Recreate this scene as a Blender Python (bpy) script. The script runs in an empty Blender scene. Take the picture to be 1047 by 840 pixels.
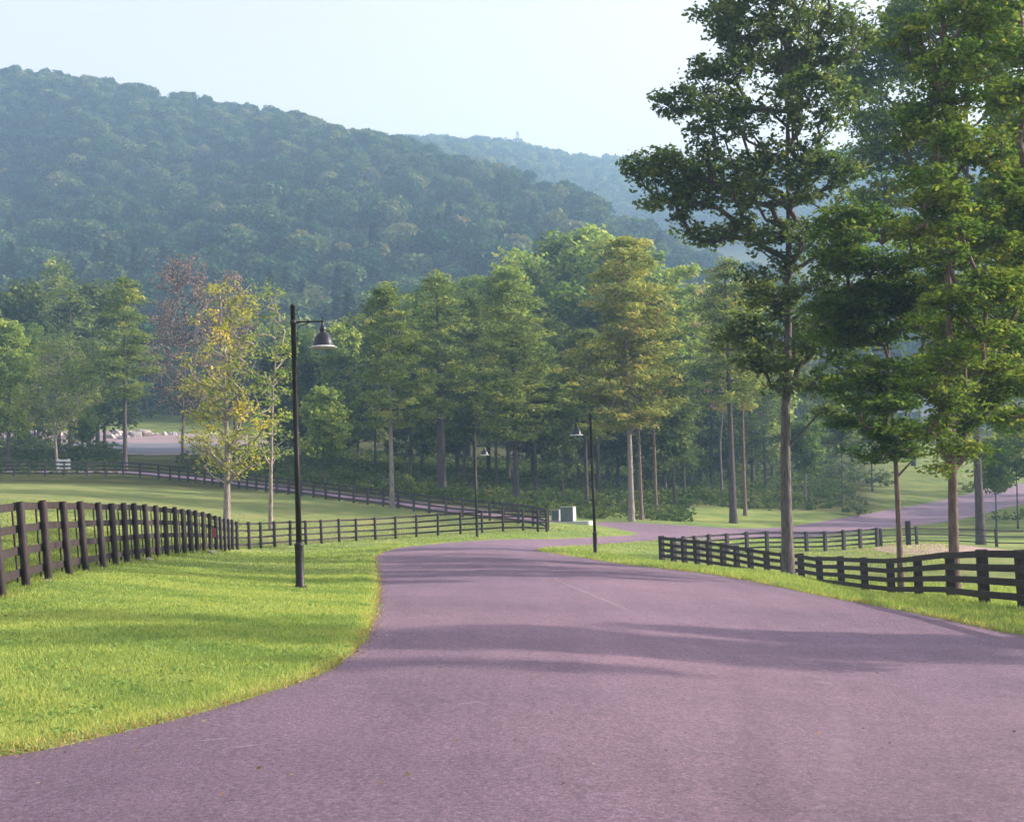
import bpy, math, random
import numpy as np
from mathutils import Vector, Matrix

# ------------------------------------------------------------------ basics
C = bpy.data.collections.new("place"); bpy.context.scene.collection.children.link(C)
scene = bpy.context.scene
R = math.radians
F = 1454.0; CX, CY = 523.5, 420.0
PITCH = math.atan(80 / F); ROLL = R(1.3)
EYE = np.array([0.0, 0.0, 1.65])
fw = np.array([0, math.cos(PITCH), math.sin(PITCH)])
up0 = np.array([0, -math.sin(PITCH), math.cos(PITCH)])
rt0 = np.array([1.0, 0, 0])
UP = math.cos(ROLL) * up0 + math.sin(ROLL) * rt0
RT = math.cos(ROLL) * rt0 - math.sin(ROLL) * up0

def P(px, py, d):
    """photo pixel at depth d -> world point"""
    return EYE + d * (fw + RT * (px - CX) / F - UP * (py - CY) / F)

def pix(p):
    v = np.asarray(p) - EYE
    d = v @ fw
    return CX + F * (v @ RT) / d, CY - F * (v @ UP) / d, d

def tag(o, label=None, cat=None, group=None, kind=None):
    if label: o['label'] = label
    if cat: o['category'] = cat
    if group: o['group'] = group
    if kind: o['kind'] = kind
    return o

def empty(name, loc, rz=0.0):
    o = bpy.data.objects.new(name, None); C.objects.link(o)
    o.empty_display_size = 0.2
    o.location = loc; o.rotation_euler = (0, 0, rz)
    return o

def link(name, me, parent=None, loc=None):
    o = bpy.data.objects.new(name, me); C.objects.link(o)
    if parent is not None: o.parent = parent
    if loc is not None: o.location = loc
    return o

def npmesh(name, V, faces, mats=(), attrs=None, smooth=False, colors=None, midx=None):
    """faces: list of int arrays (n,k)"""
    me = bpy.data.meshes.new(name)
    V = np.asarray(V, dtype=np.float32)
    me.vertices.add(len(V)); me.vertices.foreach_set('co', V.ravel())
    faces = [np.asarray(f, dtype=np.int32) for f in faces if len(f)]
    loops = np.concatenate([f.ravel() for f in faces])
    tot = np.concatenate([np.full(len(f), f.shape[1], dtype=np.int32) for f in faces])
    st = np.concatenate([[0], np.cumsum(tot)[:-1]]).astype(np.int32)
    me.loops.add(len(loops)); me.loops.foreach_set('vertex_index', loops)
    me.polygons.add(len(tot)); me.polygons.foreach_set('loop_start', st)
    if smooth: me.polygons.foreach_set('use_smooth', np.ones(len(tot), dtype=bool))
    me.update(calc_edges=True)
    for m in mats: me.materials.append(m)
    if midx is not None: me.polygons.foreach_set('material_index', np.asarray(midx, dtype=np.int32))
    for k, (dom, vals) in (attrs or {}).items():
        a = me.attributes.new(k, 'FLOAT', dom); a.data.foreach_set('value', np.asarray(vals, dtype=np.float32))
    if colors is not None:
        a = me.attributes.new('zone', 'FLOAT_COLOR', 'POINT'); a.data.foreach_set('color', np.asarray(colors, dtype=np.float32).ravel())
    return me

class MB:
    """collects simple shapes, builds one mesh"""
    def __init__(s): s.v = []; s.q = []; s.n = 0
    def add(s, V, Q):
        V = np.asarray(V, float); s.v.append(V)
        for f in Q: s.q.append([i + s.n for i in f])
        s.n += len(V)
    def box(s, x0, x1, y0, y1, z0, z1, bev=0.0):
        if bev <= 0:
            V = [(x, y, z) for z in (z0, z1) for y in (y0, y1) for x in (x0, x1)]
            s.add(V, [(0, 2, 3, 1), (4, 5, 7, 6), (0, 1, 5, 4), (2, 6, 7, 3), (0, 4, 6, 2), (1, 3, 7, 5)])
        else:
            b = bev
            V = []; 
            for z, i in ((z0, b), (z0 + b, 0), (z1 - b, 0), (z1, b)):
                V += [(x0 + b + (i if i else 0) * 0, y0 + i, z), (x1 - b, y0 + i, z), (x1 - i, y0 + b, z), (x1 - i, y1 - b, z),
                      (x1 - b, y1 - i, z), (x0 + b, y1 - i, z), (x0 + i, y1 - b, z), (x0 + i, y0 + b, z)]
            Q = [tuple(range(7, -1, -1)), tuple(range(24, 32))]
            for k in range(3):
                for j in range(8):
                    a = k * 8 + j; c = k * 8 + (j + 1) % 8
                    Q.append((a, c, c + 8, a + 8))
            s.add(V, Q)
    def lathe(s, prof, n=20, cx=0, cy=0, closed=True):
        V = []; Q = []
        for r, z in prof:
            for k in range(n):
                a = 2 * math.pi * k / n
                V.append((cx + r * math.cos(a), cy + r * math.sin(a), z))
        for i in range(len(prof) - 1):
            for k in range(n):
                k2 = (k + 1) % n
                Q.append((i * n + k, i * n + k2, (i + 1) * n + k2, (i + 1) * n + k))
        if closed:
            Q.append(tuple(range(n - 1, -1, -1))); Q.append(tuple((len(prof) - 1) * n + k for k in range(n)))
        s.add(V, Q)
    def tube(s, pts, rad, n=8, caps=True):
        pts = [np.asarray(p, float) for p in pts]; V = []; Q = []
        for i, p in enumerate(pts):
            t = pts[min(i + 1, len(pts) - 1)] - pts[max(i - 1, 0)]; t /= np.linalg.norm(t) + 1e-9
            a = np.cross(t, [0, 0, 1]) if abs(t[2]) < .9 else np.cross(t, [0, 1, 0]); a /= np.linalg.norm(a)
            b = np.cross(t, a); r = rad[i] if hasattr(rad, '__len__') else rad
            for k in range(n):
                th = 2 * math.pi * k / n
                V.append(p + r * (math.cos(th) * a + math.sin(th) * b))
        for i in range(len(pts) - 1):
            for k in range(n):
                k2 = (k + 1) % n
                Q.append((i * n + k, i * n + k2, (i + 1) * n + k2, (i + 1) * n + k))
        if caps:
            Q.append(tuple(range(n - 1, -1, -1))); Q.append(tuple((len(pts) - 1) * n + k for k in range(n)))
        s.add(V, Q)
    def mesh(s, name, mat, smooth=False):
        me = bpy.data.meshes.new(name)
        me.from_pydata([tuple(x) for x in np.concatenate(s.v)], [], s.q)
        me.materials.append(mat)
        if smooth:
            for p in me.polygons: p.use_smooth = len(p.vertices) == 4
        me.update(); return me
    def build(s, name, mat, parent=None, smooth=False):
        return link(name, s.mesh(name, mat, smooth), parent)

# ------------------------------------------------------------------ materials
def newmat(name):
    m = bpy.data.materials.new(name); m.use_nodes = True
    nt = m.node_tree; nt.nodes.clear()
    out = nt.nodes.new('ShaderNodeOutputMaterial')
    return m, nt, out
def nd(nt, t, **kw):
    n = nt.nodes.new(t)
    for k, v in kw.items():
        if k in n.inputs.keys() if isinstance(k, str) else False: n.inputs[k].default_value = v
        else: setattr(n, k, v)
    return n
def rgb(c): return (c[0], c[1], c[2], 1.0)
def noise(nt, scale, detail=4, rough=.55, vec=None, dims=None):
    n = nt.nodes.new('ShaderNodeTexNoise'); n.inputs['Scale'].default_value = scale
    n.inputs['Detail'].default_value = detail; n.inputs['Roughness'].default_value = rough
    if vec is not None: nt.links.new(vec, n.inputs['Vector'])
    return n
def ramp(nt, src, stops):
    r = nt.nodes.new('ShaderNodeValToRGB'); e = r.color_ramp.elements
    while len(e) < len(stops): e.new(.5)
    for i, (p, c) in enumerate(stops):
        e[i].position = p; e[i].color = rgb(c)
    nt.links.new(src, r.inputs['Fac']); return r
def mix(nt, fac, a, b, mode='MIX'):
    m = nt.nodes.new('ShaderNodeMix'); m.data_type = 'RGBA'; m.blend_type = mode
    for si, v in ((0, fac), (6, a), (7, b)):
        sock = m.inputs[si]
        if hasattr(v, 'node'): nt.links.new(v, sock)
        elif isinstance(v, (int, float)): sock.default_value = v if si == 0 else (v, v, v, 1)
        else: sock.default_value = rgb(v)
    return m.outputs[2]
def math_(nt, op, a, b=None, clamp=False):
    m = nt.nodes.new('ShaderNodeMath'); m.operation = op; m.use_clamp = clamp
    for i, v in enumerate((a, b)):
        if v is None: continue
        if isinstance(v, (int, float)): m.inputs[i].default_value = v
        else: nt.links.new(v, m.inputs[i])
    return m.outputs[0]
def pos(nt): return nt.nodes.new('ShaderNodeNewGeometry').outputs['Position']
def objco(nt): return nt.nodes.new('ShaderNodeTexCoord').outputs['Object']
def bsdf(nt, out, col, rough=.9, bump=None, dist=.02, spec=.3, metal=0.0, strength=1.0):
    p = nt.nodes.new('ShaderNodeBsdfPrincipled')
    if hasattr(col, 'node'): nt.links.new(col, p.inputs['Base Color'])
    else: p.inputs['Base Color'].default_value = rgb(col)
    p.inputs['Roughness'].default_value = rough; p.inputs['Metallic'].default_value = metal
    p.inputs['Specular IOR Level'].default_value = spec
    if bump is not None:
        b = nt.nodes.new('ShaderNodeBump'); b.inputs['Distance'].default_value = dist; b.inputs['Strength'].default_value = strength
        nt.links.new(bump, b.inputs['Height']); nt.links.new(b.outputs[0], p.inputs['Normal'])
    nt.links.new(p.outputs[0], out.inputs['Surface']); return p

def mat_simple(name, a, b, scale=6, rough=.8, bump=.01, metal=0, spec=.3, stretch=None):
    m, nt, out = newmat(name)
    v = objco(nt)
    if stretch:
        mp = nt.nodes.new('ShaderNodeMapping'); mp.inputs['Scale'].default_value = stretch
        nt.links.new(v, mp.inputs['Vector']); v = mp.outputs[0]
    n = noise(nt, scale, 6, .6, v)
    r = ramp(nt, n.outputs['Fac'], [(.3, a), (.7, b)])
    bsdf(nt, out, r.outputs[0], rough, n.outputs['Fac'] if bump else None, bump, spec, metal)
    return m

def mat_leaf(name, stops, transl=.35, patch=None, rand=None, gloss=0.0):
    """stops on the per-leaf tint; patch: (colour, threshold) autumn patches placed by world noise"""
    m, nt, out = newmat(name)
    at = nt.nodes.new('ShaderNodeAttribute'); at.attribute_name = 'tint'
    fac = at.outputs['Fac']
    if rand:
        oi = nt.nodes.new('ShaderNodeObjectInfo')
        fac = math_(nt, 'ADD', math_(nt, 'MULTIPLY', fac, 1 - rand), math_(nt, 'MULTIPLY', oi.outputs['Random'], rand))
    col = ramp(nt, fac, stops).outputs[0]
    if patch:
        n = noise(nt, patch[2], 3, .5, pos(nt))
        f = ramp(nt, n.outputs['Fac'], [(patch[1], (0, 0, 0)), (patch[1] + .06, (1, 1, 1))]).outputs[0]
        col = mix(nt, f, col, patch[0])
    d = nt.nodes.new('ShaderNodeBsdfDiffuse'); t = nt.nodes.new('ShaderNodeBsdfTranslucent')
    nt.links.new(col, d.inputs['Color'])
    tc = mix(nt, 1.0, col, (1.25, 1.3, .75), 'MULTIPLY'); nt.links.new(tc, t.inputs['Color'])
    ms = nt.nodes.new('ShaderNodeMixShader'); ms.inputs[0].default_value = transl
    nt.links.new(d.outputs[0], ms.inputs[1]); nt.links.new(t.outputs[0], ms.inputs[2])
    if not gloss:
        nt.links.new(ms.outputs[0], out.inputs['Surface']); return m
    g = nt.nodes.new('ShaderNodeBsdfGlossy'); g.inputs['Roughness'].default_value = .5; g.inputs['Color'].default_value = (.8, .85, .9, 1)
    m2 = nt.nodes.new('ShaderNodeMixShader'); m2.inputs[0].default_value = gloss
    nt.links.new(ms.outputs[0], m2.inputs[1]); nt.links.new(g.outputs[0], m2.inputs[2])
    nt.links.new(m2.outputs[0], out.inputs['Surface'])
    return m

LEAF = {
 'oak':    mat_leaf('oak_leaves', [(0, (.06, .10, .035)), (.6, (.115, .165, .05)), (1, (.25, .28, .09))], .5, gloss=.04),
 'maple':  mat_leaf('maple_leaves', [(0, (.06, .12, .028)), (.6, (.12, .195, .035)), (1, (.26, .30, .06))], .5, gloss=.02),
 'maple2': mat_leaf('light_maple_leaves', [(0, (.075, .14, .035)), (.6, (.16, .225, .045)), (1, (.33, .33, .07))], .5, ((.34, .31, .06), .64, .8)),
 'yellow': mat_leaf('yellowing_leaves', [(0, (.18, .24, .07)), (.5, (.34, .36, .10)), (1, (.55, .48, .11))], .45, ((.80, .60, .08), .58, .40)),
 'light':  mat_leaf('pale_green_leaves', [(0, (.16, .24, .07)), (.6, (.32, .40, .11)), (1, (.50, .50, .14))], .48),
 'dark':   mat_leaf('dark_leaves', [(0, (.065, .10, .045)), (.6, (.14, .19, .07)), (1, (.28, .31, .10))], .4),
 'pine':   mat_leaf('pine_needles', [(0, (.10, .15, .065)), (.6, (.24, .31, .10)), (1, (.46, .46, .13))], .42),
 'rusty':  mat_leaf('rusty_pine_needles', [(0, (.16, .20, .07)), (.6, (.34, .36, .12)), (1, (.52, .46, .16))], .45, ((.42, .30, .15), .60, .5)),
 'red':    mat_leaf('reddish_leaves', [(0, (.28, .19, .17)), (.6, (.42, .27, .24)), (1, (.46, .36, .24))], .3),
}
M_HILL = mat_leaf('hill_wood_leaves', [(0, (.018, .050, .030)), (.35, (.036, .085, .042)), (.65, (.08, .135, .052)), (.86, (.17, .20, .065)), (1, (.28, .18, .09))], .2, rand=.75)
M_HILLC = mat_leaf('hill_conifer_needles', [(0, (.014, .036, .028)), (1, (.06, .095, .05))], .15, rand=.6)
M_SHRUB = mat_leaf('shrub_leaves', [(0, (.045, .08, .03)), (.6, (.09, .135, .04)), (1, (.20, .20, .06))], .35)

def mat_bark(name, a, b, scale=3.0):
    m, nt, out = newmat(name)
    mp = nt.nodes.new('ShaderNodeMapping'); mp.inputs['Scale'].default_value = (5, 5, .9)
    nt.links.new(objco(nt), mp.inputs['Vector'])
    n = noise(nt, scale, 8, .65, mp.outputs[0])
    r = ramp(nt, n.outputs['Fac'], [(.3, a), (.68, b)])
    bsdf(nt, out, r.outputs[0], .95, n.outputs['Fac'], .12, .1)
    return m
BARK = {'grey': mat_bark('grey_bark', (.07, .058, .06), (.22, .185, .18)),
        'pale': mat_bark('pale_bark', (.15, .12, .11), (.42, .35, .31)),
        'dark': mat_bark('dark_bark', (.05, .042, .045), (.15, .125, .12)),
        'brown': mat_bark('brown_bark', (.11, .075, .06), (.28, .20, .17))}

M_FENCE = mat_simple('black_brown_stained_wood', (.012, .009, .010), (.045, .028, .030), 9, .75, .01, spec=.35, stretch=(1, 1, .3))
M_FENCE2 = mat_simple('weathered_dark_fence_wood', (.030, .028, .034), (.07, .06, .066), 9, .85, .01)
M_BROWN = mat_simple('red_brown_fence_wood', (.07, .035, .03), (.13, .07, .055), 9, .85, .01)
M_POLE = mat_simple('black_powder_coat', (.010, .009, .010), (.024, .02, .02), 20, .5, 0, spec=.3)
M_SHADE = mat_simple('dark_enamel_shade', (.012, .012, .02), (.02, .019, .03), 14, .28, 0, spec=.45)
M_RIM = mat_simple('pale_rim_enamel', (.45, .45, .46), (.6, .6, .6), 14, .3, 0)
M_GLASS = mat_simple('frosted_lamp_glass', (.6, .6, .58), (.7, .7, .68), 30, .2, 0, spec=.8)
M_WHITE = mat_simple('white_paint', (.62, .62, .62), (.78, .78, .77), 3, .6, .002)
M_CONC = mat_simple('pale_concrete', (.42, .40, .38), (.6, .58, .55), 8, .9, .006)
M_CAB = mat_simple('grey_green_cabinet_paint', (.10, .125, .125), (.14, .165, .16), 5, .55, .001)
M_CAB2 = mat_simple('light_grey_cabinet_paint', (.30, .32, .29), (.38, .40, .36), 5, .55, .001)
M_STONE = mat_simple('pale_stone', (.22, .19, .19), (.52, .46, .44), 2, .95, .05)
M_ROOF = mat_simple('grey_shingle_roof', (.16, .18, .21), (.25, .27, .31), 4, .8, .01)
M_SIDING = mat_simple('pale_siding', (.50, .50, .52), (.62, .62, .63), 2, .7, .004)
M_BLUE = mat_simple('blue_grey_siding', (.12, .20, .27), (.17, .27, .34), 2, .7, .004)
M_WIN = mat_simple('dark_window_glass', (.03, .04, .05), (.06, .07, .09), 2, .08, 0, spec=.9)
M_RED = mat_simple('faded_red_paint', (.30, .05, .06), (.4, .08, .09), 8, .6, 0)
M_BIN = mat_simple('dark_green_steel', (.02, .03, .03), (.04, .05, .05), 8, .5, 0)

# ------------------------------------------------------------------ terrain
CT = """0 776 9.1;190 733 10.6;270 710 11.7;335 687 13.4;372 660 15.8;385 630 20;388 600 28.5;384 566 52;410 559 62;472 554 74;488 550 80;540 550.5 80;594 549 86;660 547 93
0 611 22.8;25 604 23.5;150 574 37;190 569 44;217 566 52;238 563 68;307 604 27.4;297 558.5 77;347 553.7 84;425 550 87;487 547 87;555 545 89
609 568 55;543 561 62;575 567 54;640 577 46;700 583 43.5;800 600 37;900 620 29.5;1000 640 24.5;1047 651 22.5;500 640 18.8;600 700 12.6;900 750 11.2;750 660 19
680 574 70;784 592 62;839 602 55;912 611 45;975 614 36;1007 620 31;1047 624 29;806 590 52;785 565 76;897 560 80;1034 560 83;940 562 75;735 569 74
683 549 88;788 550 96;854 546 105;912 538 116;971 534 122;1047 513 145;640 533 108;737 540 106;803 539 112;881 526 128;920 520 136;990 507 155;1047 491 185;600 533 108;581 534 100;621 537.6 100
10 487 127;60 487 128;125 487 130;200 494 125;240 499.5 121;327 510 113;400 519 108;480 530 100;540 537 94;558 541 91;232 543 82;100 508 100;100 535 65
60 484 135;160 478 150;0 478 150;160 468 175;0 466 180;160 446 230;0 444 230;160 424 270;0 420 270;160 405 310;320 475 160;320 462 190;320 448 230;320 420 290
400 497 135;400 478 165;400 462 205;400 430 280;550 508 130;550 488 165;550 468 205;550 430 290;700 512 132;700 490 170;700 465 220;700 430 300;850 508 140;850 488 175;850 464 225;850 445 270;850 420 330;950 492 170;950 472 205;950 456 245;950 440 290;1047 470 230;1047 450 280;1047 420 340
0 400 320;0 340 400;0 270 490;0 190 600;0 87 720;0 128 860;200 395 330;200 330 400;200 260 480;200 190 590;60 95 712;120 106 708;160 113 704;200 119 700;300 136 680;60 118 850;120 126 850;200 150 860
400 390 340;400 320 410;400 250 490;400 162 640;400 190 800;560 390 350;560 320 420;560 211 600;560 250 760;660 390 350;660 330 420;660 262 560;660 300 720;800 390 380;800 345 480;800 310 560;800 320 700;1000 390 400;1000 355 480;1000 340 560;1000 345 700
-150 400 320;-150 270 490;-150 68 720;-150 125 860;1200 340 560;1200 400 400;1200 480 200;1200 560 80;1200 640 28;-150 487 128;-150 600 30;-150 540 60
430 172 850;430 166 1020;430 160 1200;530 215 850;530 175 1020;530 168 1200;650 260 850;650 205 1020;650 180 1200;750 240 880;750 200 1020;750 184 1200;900 240 880;900 190 1020;900 166 1200;1040 220 880;1040 170 1020;1040 135 1200;200 160 1200;0 160 1200;1200 140 1200;-150 160 1200
500 215 1450;0 215 1450;1000 200 1450"""
cu = []; cw = []
def crd(a, r): return np.stack([a * 6.0, np.log(r) * 1.6], -1)
_A = []; _Rr = []; _Z = []
for t in CT.replace('\n', ';').split(';'):
    px, py, d = map(float, t.split())
    p = P(px, py, d); _A.append(math.atan2(p[0], p[1])); _Rr.append(math.hypot(p[0], p[1])); _Z.append(p[2])
for a in np.linspace(-.6, .6, 5):
    for r in (4.5, 6.5): _A.append(a); _Rr.append(r); _Z.append(0.0)
for x_, y_, z_ in ((-7.2, 16.5, .12), (-6.6, 10, .06), (-9, 14, .15)): _A.append(math.atan2(x_, y_)); _Rr.append(math.hypot(x_, y_)); _Z.append(z_)
_A = np.array(_A); _Rr = np.array(_Rr); _Z = np.array(_Z)
_X = crd(_A, _Rr); _W = _Z / (_Rr + 25)
def _phi(r2): return r2 * np.log(r2 + 1e-12) * .5
_n = len(_X)
_K = _phi(((_X[:, None] - _X[None]) ** 2).sum(-1)) + np.eye(_n) * 0.004
_Pm = np.concatenate([np.ones((_n, 1)), _X], 1)
_M = np.zeros((_n + 3, _n + 3)); _M[:_n, :_n] = _K; _M[:_n, _n:] = _Pm; _M[_n:, :_n] = _Pm.T
_sol = np.linalg.solve(_M, np.concatenate([_W, np.zeros(3)]))
def T(x, y):
    """ground height"""
    x = np.asarray(x, float); y = np.asarray(y, float); sh = np.broadcast(x, y).shape
    x = np.broadcast_to(x, sh).ravel(); y = np.broadcast_to(y, sh).ravel()
    a = np.arctan2(x, y); r = np.hypot(x, y)
    ac = np.clip(a, -.48, .45); rc = np.clip(r, 5, 1500)
    out = np.empty(len(r))
    q = crd(ac, rc)
    for i in range(0, len(r), 20000):
        s = q[i:i + 20000]
        k = _phi(((s[:, None] - _X[None]) ** 2).sum(-1))
        out[i:i + 20000] = k @ _sol[:_n] + _sol[_n] + s @ _sol[_n + 1:]
    z = out * (rc + 25)
    z *= np.clip((r - 3) / 2.5, 0, 1)
    side = np.clip((np.abs(a) - .5) / .35, 0, 1); side = side * side * (3 - 2 * side)
    z = np.where(z > 0, z * (1 - side), z * (1 - .6 * side))
    return z.reshape(sh) if sh else float(z[0])

def G(px, py, dmax=400):
    """photo pixel -> point where its ray meets the ground"""
    d = np.exp(np.linspace(math.log(5), math.log(dmax), 1500))
    p = EYE + d[:, None] * (fw + RT * (px - CX) / F - UP * (py - CY) / F)
    h = p[:, 2] - T(p[:, 0], p[:, 1])
    i = np.argmax(h < 0)
    if h[i] >= 0: i = len(d) - 1
    t = h[i - 1] / (h[i - 1] - h[i] + 1e-9) if i > 0 else 0
    q = p[max(i - 1, 0)] * (1 - t) + p[i] * t
    return q
def base(px, d, py=None):
    """point on the ground straight below photo column px at depth d (column at the row of its foot)"""
    y = 520.0
    for _ in range(4):
        p = P(px, y, d); z = T(p[0], p[1]); _, y, _ = pix((p[0], p[1], z))
    return np.array([p[0], p[1], z])

def smooth(poly, it=2, closed=True):
    p = np.asarray(poly, float)
    for _ in range(it):
        a = p; b = np.roll(p, -1, 0)
        if closed: p = np.stack([.75 * a + .25 * b, .25 * a + .75 * b], 1).reshape(-1, p.shape[1])
        else:
            q = np.stack([.75 * a[:-1] + .25 * a[1:], .25 * a[:-1] + .75 * a[1:]], 1).reshape(-1, p.shape[1])
            p = np.concatenate([a[:1], q, a[-1:]])
    return p
def sdist(x, y, poly):
    """signed distance, negative inside"""
    x = x.ravel(); y = y.ravel(); a = poly; b = np.roll(poly, -1, 0)
    out = np.empty(len(x))
    for i in range(0, len(x), 20000):
        px = x[i:i + 20000, None]; py = y[i:i + 20000, None]
        ex, ey = (b - a).T; wx = px - a[:, 0]; wy = py - a[:, 1]
        t = np.clip((wx * ex + wy * ey) / (ex * ex + ey * ey + 1e-12), 0, 1)
        d = np.sqrt(((wx - t * ex) ** 2 + (wy - t * ey) ** 2).min(1))
        c = ((a[:, 1] > py) != (b[:, 1] > py)) & (px < ex * (py - a[:, 1]) / (ey + 1e-12) + a[:, 0])
        ins = c.sum(1) % 2 == 1
        out[i:i + 20000] = np.where(ins, -d, d)
    return out

def GX(lst): return [G(*t)[:2] for t in lst]
leftedge = GX([(0, 776), (95, 755), (190, 733), (270, 710), (335, 687), (372, 660), (385, 630), (389, 600), (386, 580), (383, 570), (388, 566), (410, 559.5), (440, 556), (472, 554), (540, 551), (594, 549.5), (640, 547.5), (657, 545.6)])
tongue = GX([(640, 542.2), (621, 538.5), (604, 536)])
upper = GX([(604, 533.2), (640, 533.6), (690, 536.5), (737, 539.5), (775, 540), (803, 538.5), (845, 532), (881, 526), (920, 519), (955, 513), (990, 505), (1047, 491)])
lower = GX([(1047, 513), (1010, 524), (971, 533), (912, 539), (854, 546), (788, 550), (720, 551.5), (683, 551.5), (640, 554), (600, 556.5), (565, 558.5)])
rightedge = GX([(546, 561), (552, 563.5), (575, 567), (610, 572.5), (640, 577), (700, 583.5), (800, 600), (900, 620), (1000, 640.5), (1047, 651)])
u1 = upper[-1]; l1 = lower[0]
road_poly = np.array([(-60, 3.0), (-14, 5.8), (-7, 7.4)] + leftedge + tongue + upper + [(u1[0] + 60, u1[1] + 45), (l1[0] + 70, l1[1] + 40)] + lower + rightedge + [(13, 18.5), (26, 14.5), (60, 12), (60, -40), (-60, -40)])
road_poly = smooth(road_poly, 2)
# narrow lane running along behind the far fence
lane_c = smooth([G(x, y)[:2] + np.array([0, o]) for x, y, o in ((604, 534.8, 0), (560, 534.5, 2.5), (520, 530, 3), (480, 525.5, 3), (400, 516, 3.5), (300, 504.5, 4), (200, 492, 4.5), (125, 484.5, 5), (40, 484, 5), (-80, 484, 5), (-200, 484, 6))], 2, False)
tn = np.gradient(lane_c, axis=0); tn /= np.linalg.norm(tn, axis=1)[:, None]; nn = np.stack([-tn[:, 1], tn[:, 0]], 1)
lane_poly = np.concatenate([lane_c + nn * 2.0, (lane_c - nn * 2.0)[::-1]])
lot_poly = smooth([(P(x, y, d)[0], P(x, y, d)[1]) for x, y, d in ((-120, 466, 186), (60, 468, 183), (160, 468, 180), (250, 468, 182), (330, 466, 190), (350, 463, 205), (320, 460, 226), (260, 448, 236), (160, 444, 238), (0, 444, 238), (-120, 444, 238))], 2)
sand_poly = smooth([p[:2] for p in (G(893, 561), G(905, 557.5), (G(935, 556)), G(975, 557), G(1010, 561), G(1060, 566), G(1060, 572), G(1000, 567), G(940, 570), G(905, 566))], 2)

azs = np.unique(np.round(np.concatenate([np.linspace(-math.pi, -.55, 40), np.linspace(-.55, -.42, 20), np.linspace(-.42, .42, 340), np.linspace(.42, .55, 20), np.linspace(.55, math.pi, 40)]), 6))[:-1]
rs = np.concatenate([np.geomspace(1.5, 200, 430), np.geomspace(203, 1480, 115)])
AA, RR = np.meshgrid(azs, rs, indexing='ij')
gx = (RR * np.sin(AA)); gy = (RR * np.cos(AA)); nA, nR = AA.shape
gz0 = T(gx.ravel(), gy.ravel()).reshape(nA, nR)
near = (RR < 330).ravel()
def grid_sd(poly):
    s = np.full(nA * nR, 99.0); s[near] = sdist(gx.ravel()[near], gy.ravel()[near], poly); return s.reshape(nA, nR)
sd_road = np.minimum(grid_sd(road_poly), grid_sd(lane_poly))
wdt = np.maximum(.07, .011 * RR)
gz = gz0 + .05 * np.clip(sd_road / wdt, -1, 1)
rngz = np.random.default_rng(3)
idx = np.arange(nA * nR).reshape(nA, nR)
a0 = idx; a1 = np.roll(idx, -1, 0)
Q = np.stack([a0[:, :-1], a0[:, 1:], a1[:, 1:], a1[:, :-1]], -1).reshape(-1, 4)
# zones: R mown lawn, G woodland floor, B meadow
def dline(nodes, cols):
    """fence posts at the photo columns cols; nodes = (column, depth)"""
    nx = [n_[0] for n_ in nodes]; inv = [1 / n_[1] for n_ in nodes]
    return [base(c, 1 / np.interp(c, nx, inv))[:2] for c in cols]
fenceL = [np.array((-6.5, 10.0)), np.array((-6.8, 12.3)), np.array((-7.1, 14.7)), np.array((-7.4, 17.1)), np.array((-7.7, 19.4))] + dline([(2, 21.8), (27, 23.7), (150, 37), (190, 45), (217, 54), (238, 68)], [2, 27, 50, 71, 88, 106, 118.5, 130, 141, 152, 162, 171, 181, 189, 195.5, 202, 209, 215.5, 221.5, 226.5, 230.5, 234.5, 238])
fenceM = dline([(238, 68), (297, 77), (347, 83), (425, 87), (487, 88), (559, 89)], [238, 243, 255, 267, 281, 297, 313, 329, 347, 364.5, 384, 404.6, 426, 448, 471, 493, 514.5, 535, 550, 559])
fenceF = dline([(-130, 126), (10, 127), (60, 128), (125, 130), (200, 125), (240, 121), (327, 113), (400, 108), (480, 100), (540, 94), (560, 90)], [-130, -100, -80, -60, -35, -16, -1, 14, 29.5, 46, 65.5, 89, 108, 126, 143, 162, 174, 183, 192, 200, 209, 217, 226, 235, 244, 252.6, 262, 272, 283, 295, 308, 320.6, 333, 347, 361.7, 376, 392, 407, 423, 439, 456, 473, 487, 501, 515, 530, 545, 560])
fenceR = dline([(677, 70), (735, 66), (784, 62), (839, 55), (912, 45), (975, 36), (1007, 31), (1060, 28), (1200, 22)], [677, 689, 700, 713, 725.6, 740, 754, 768, 785, 802, 820, 839, 861, 885, 912, 940, 973, 1007, 1048, 1100, 1200])
fenceB = dline([(677, 70), (700, 72.5), (726, 74.5), (765, 76), (840, 78), (897, 80)], [677, 688, 700, 711, 725.6, 744, 764, 784.6, 805, 825, 844, 863, 880, 897])
fenceB2 = [P(901, 560, 80.2)[:2], P(929, 560, 81)[:2], P(960, 559, 82)[:2], P(1004, 561, 82)[:2], P(1040, 560, 83)[:2], P(1140, 560, 84)[:2]]
fieldL = np.array([(-80, -10), (-6.0, -10)] + fenceL + fenceM[1:] + fenceF[::-1] + [(-80, 126)])
padR = np.array(fenceR[:] + [(60, 20), (60, 84)] + fenceB2[::-1] + fenceB[::-1][:-1])
sL = grid_sd(fieldL); sR = grid_sd(padR)
aw = AA; rw = RR
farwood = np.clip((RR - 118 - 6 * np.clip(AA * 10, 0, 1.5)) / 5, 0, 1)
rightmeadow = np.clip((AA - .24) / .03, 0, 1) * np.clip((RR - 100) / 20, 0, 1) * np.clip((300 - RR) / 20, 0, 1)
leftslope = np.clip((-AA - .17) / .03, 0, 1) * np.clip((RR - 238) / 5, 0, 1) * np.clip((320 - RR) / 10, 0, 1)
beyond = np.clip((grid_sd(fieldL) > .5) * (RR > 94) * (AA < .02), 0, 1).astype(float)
wood = np.maximum(farwood, beyond) * (1 - rightmeadow) * (1 - leftslope)
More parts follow.
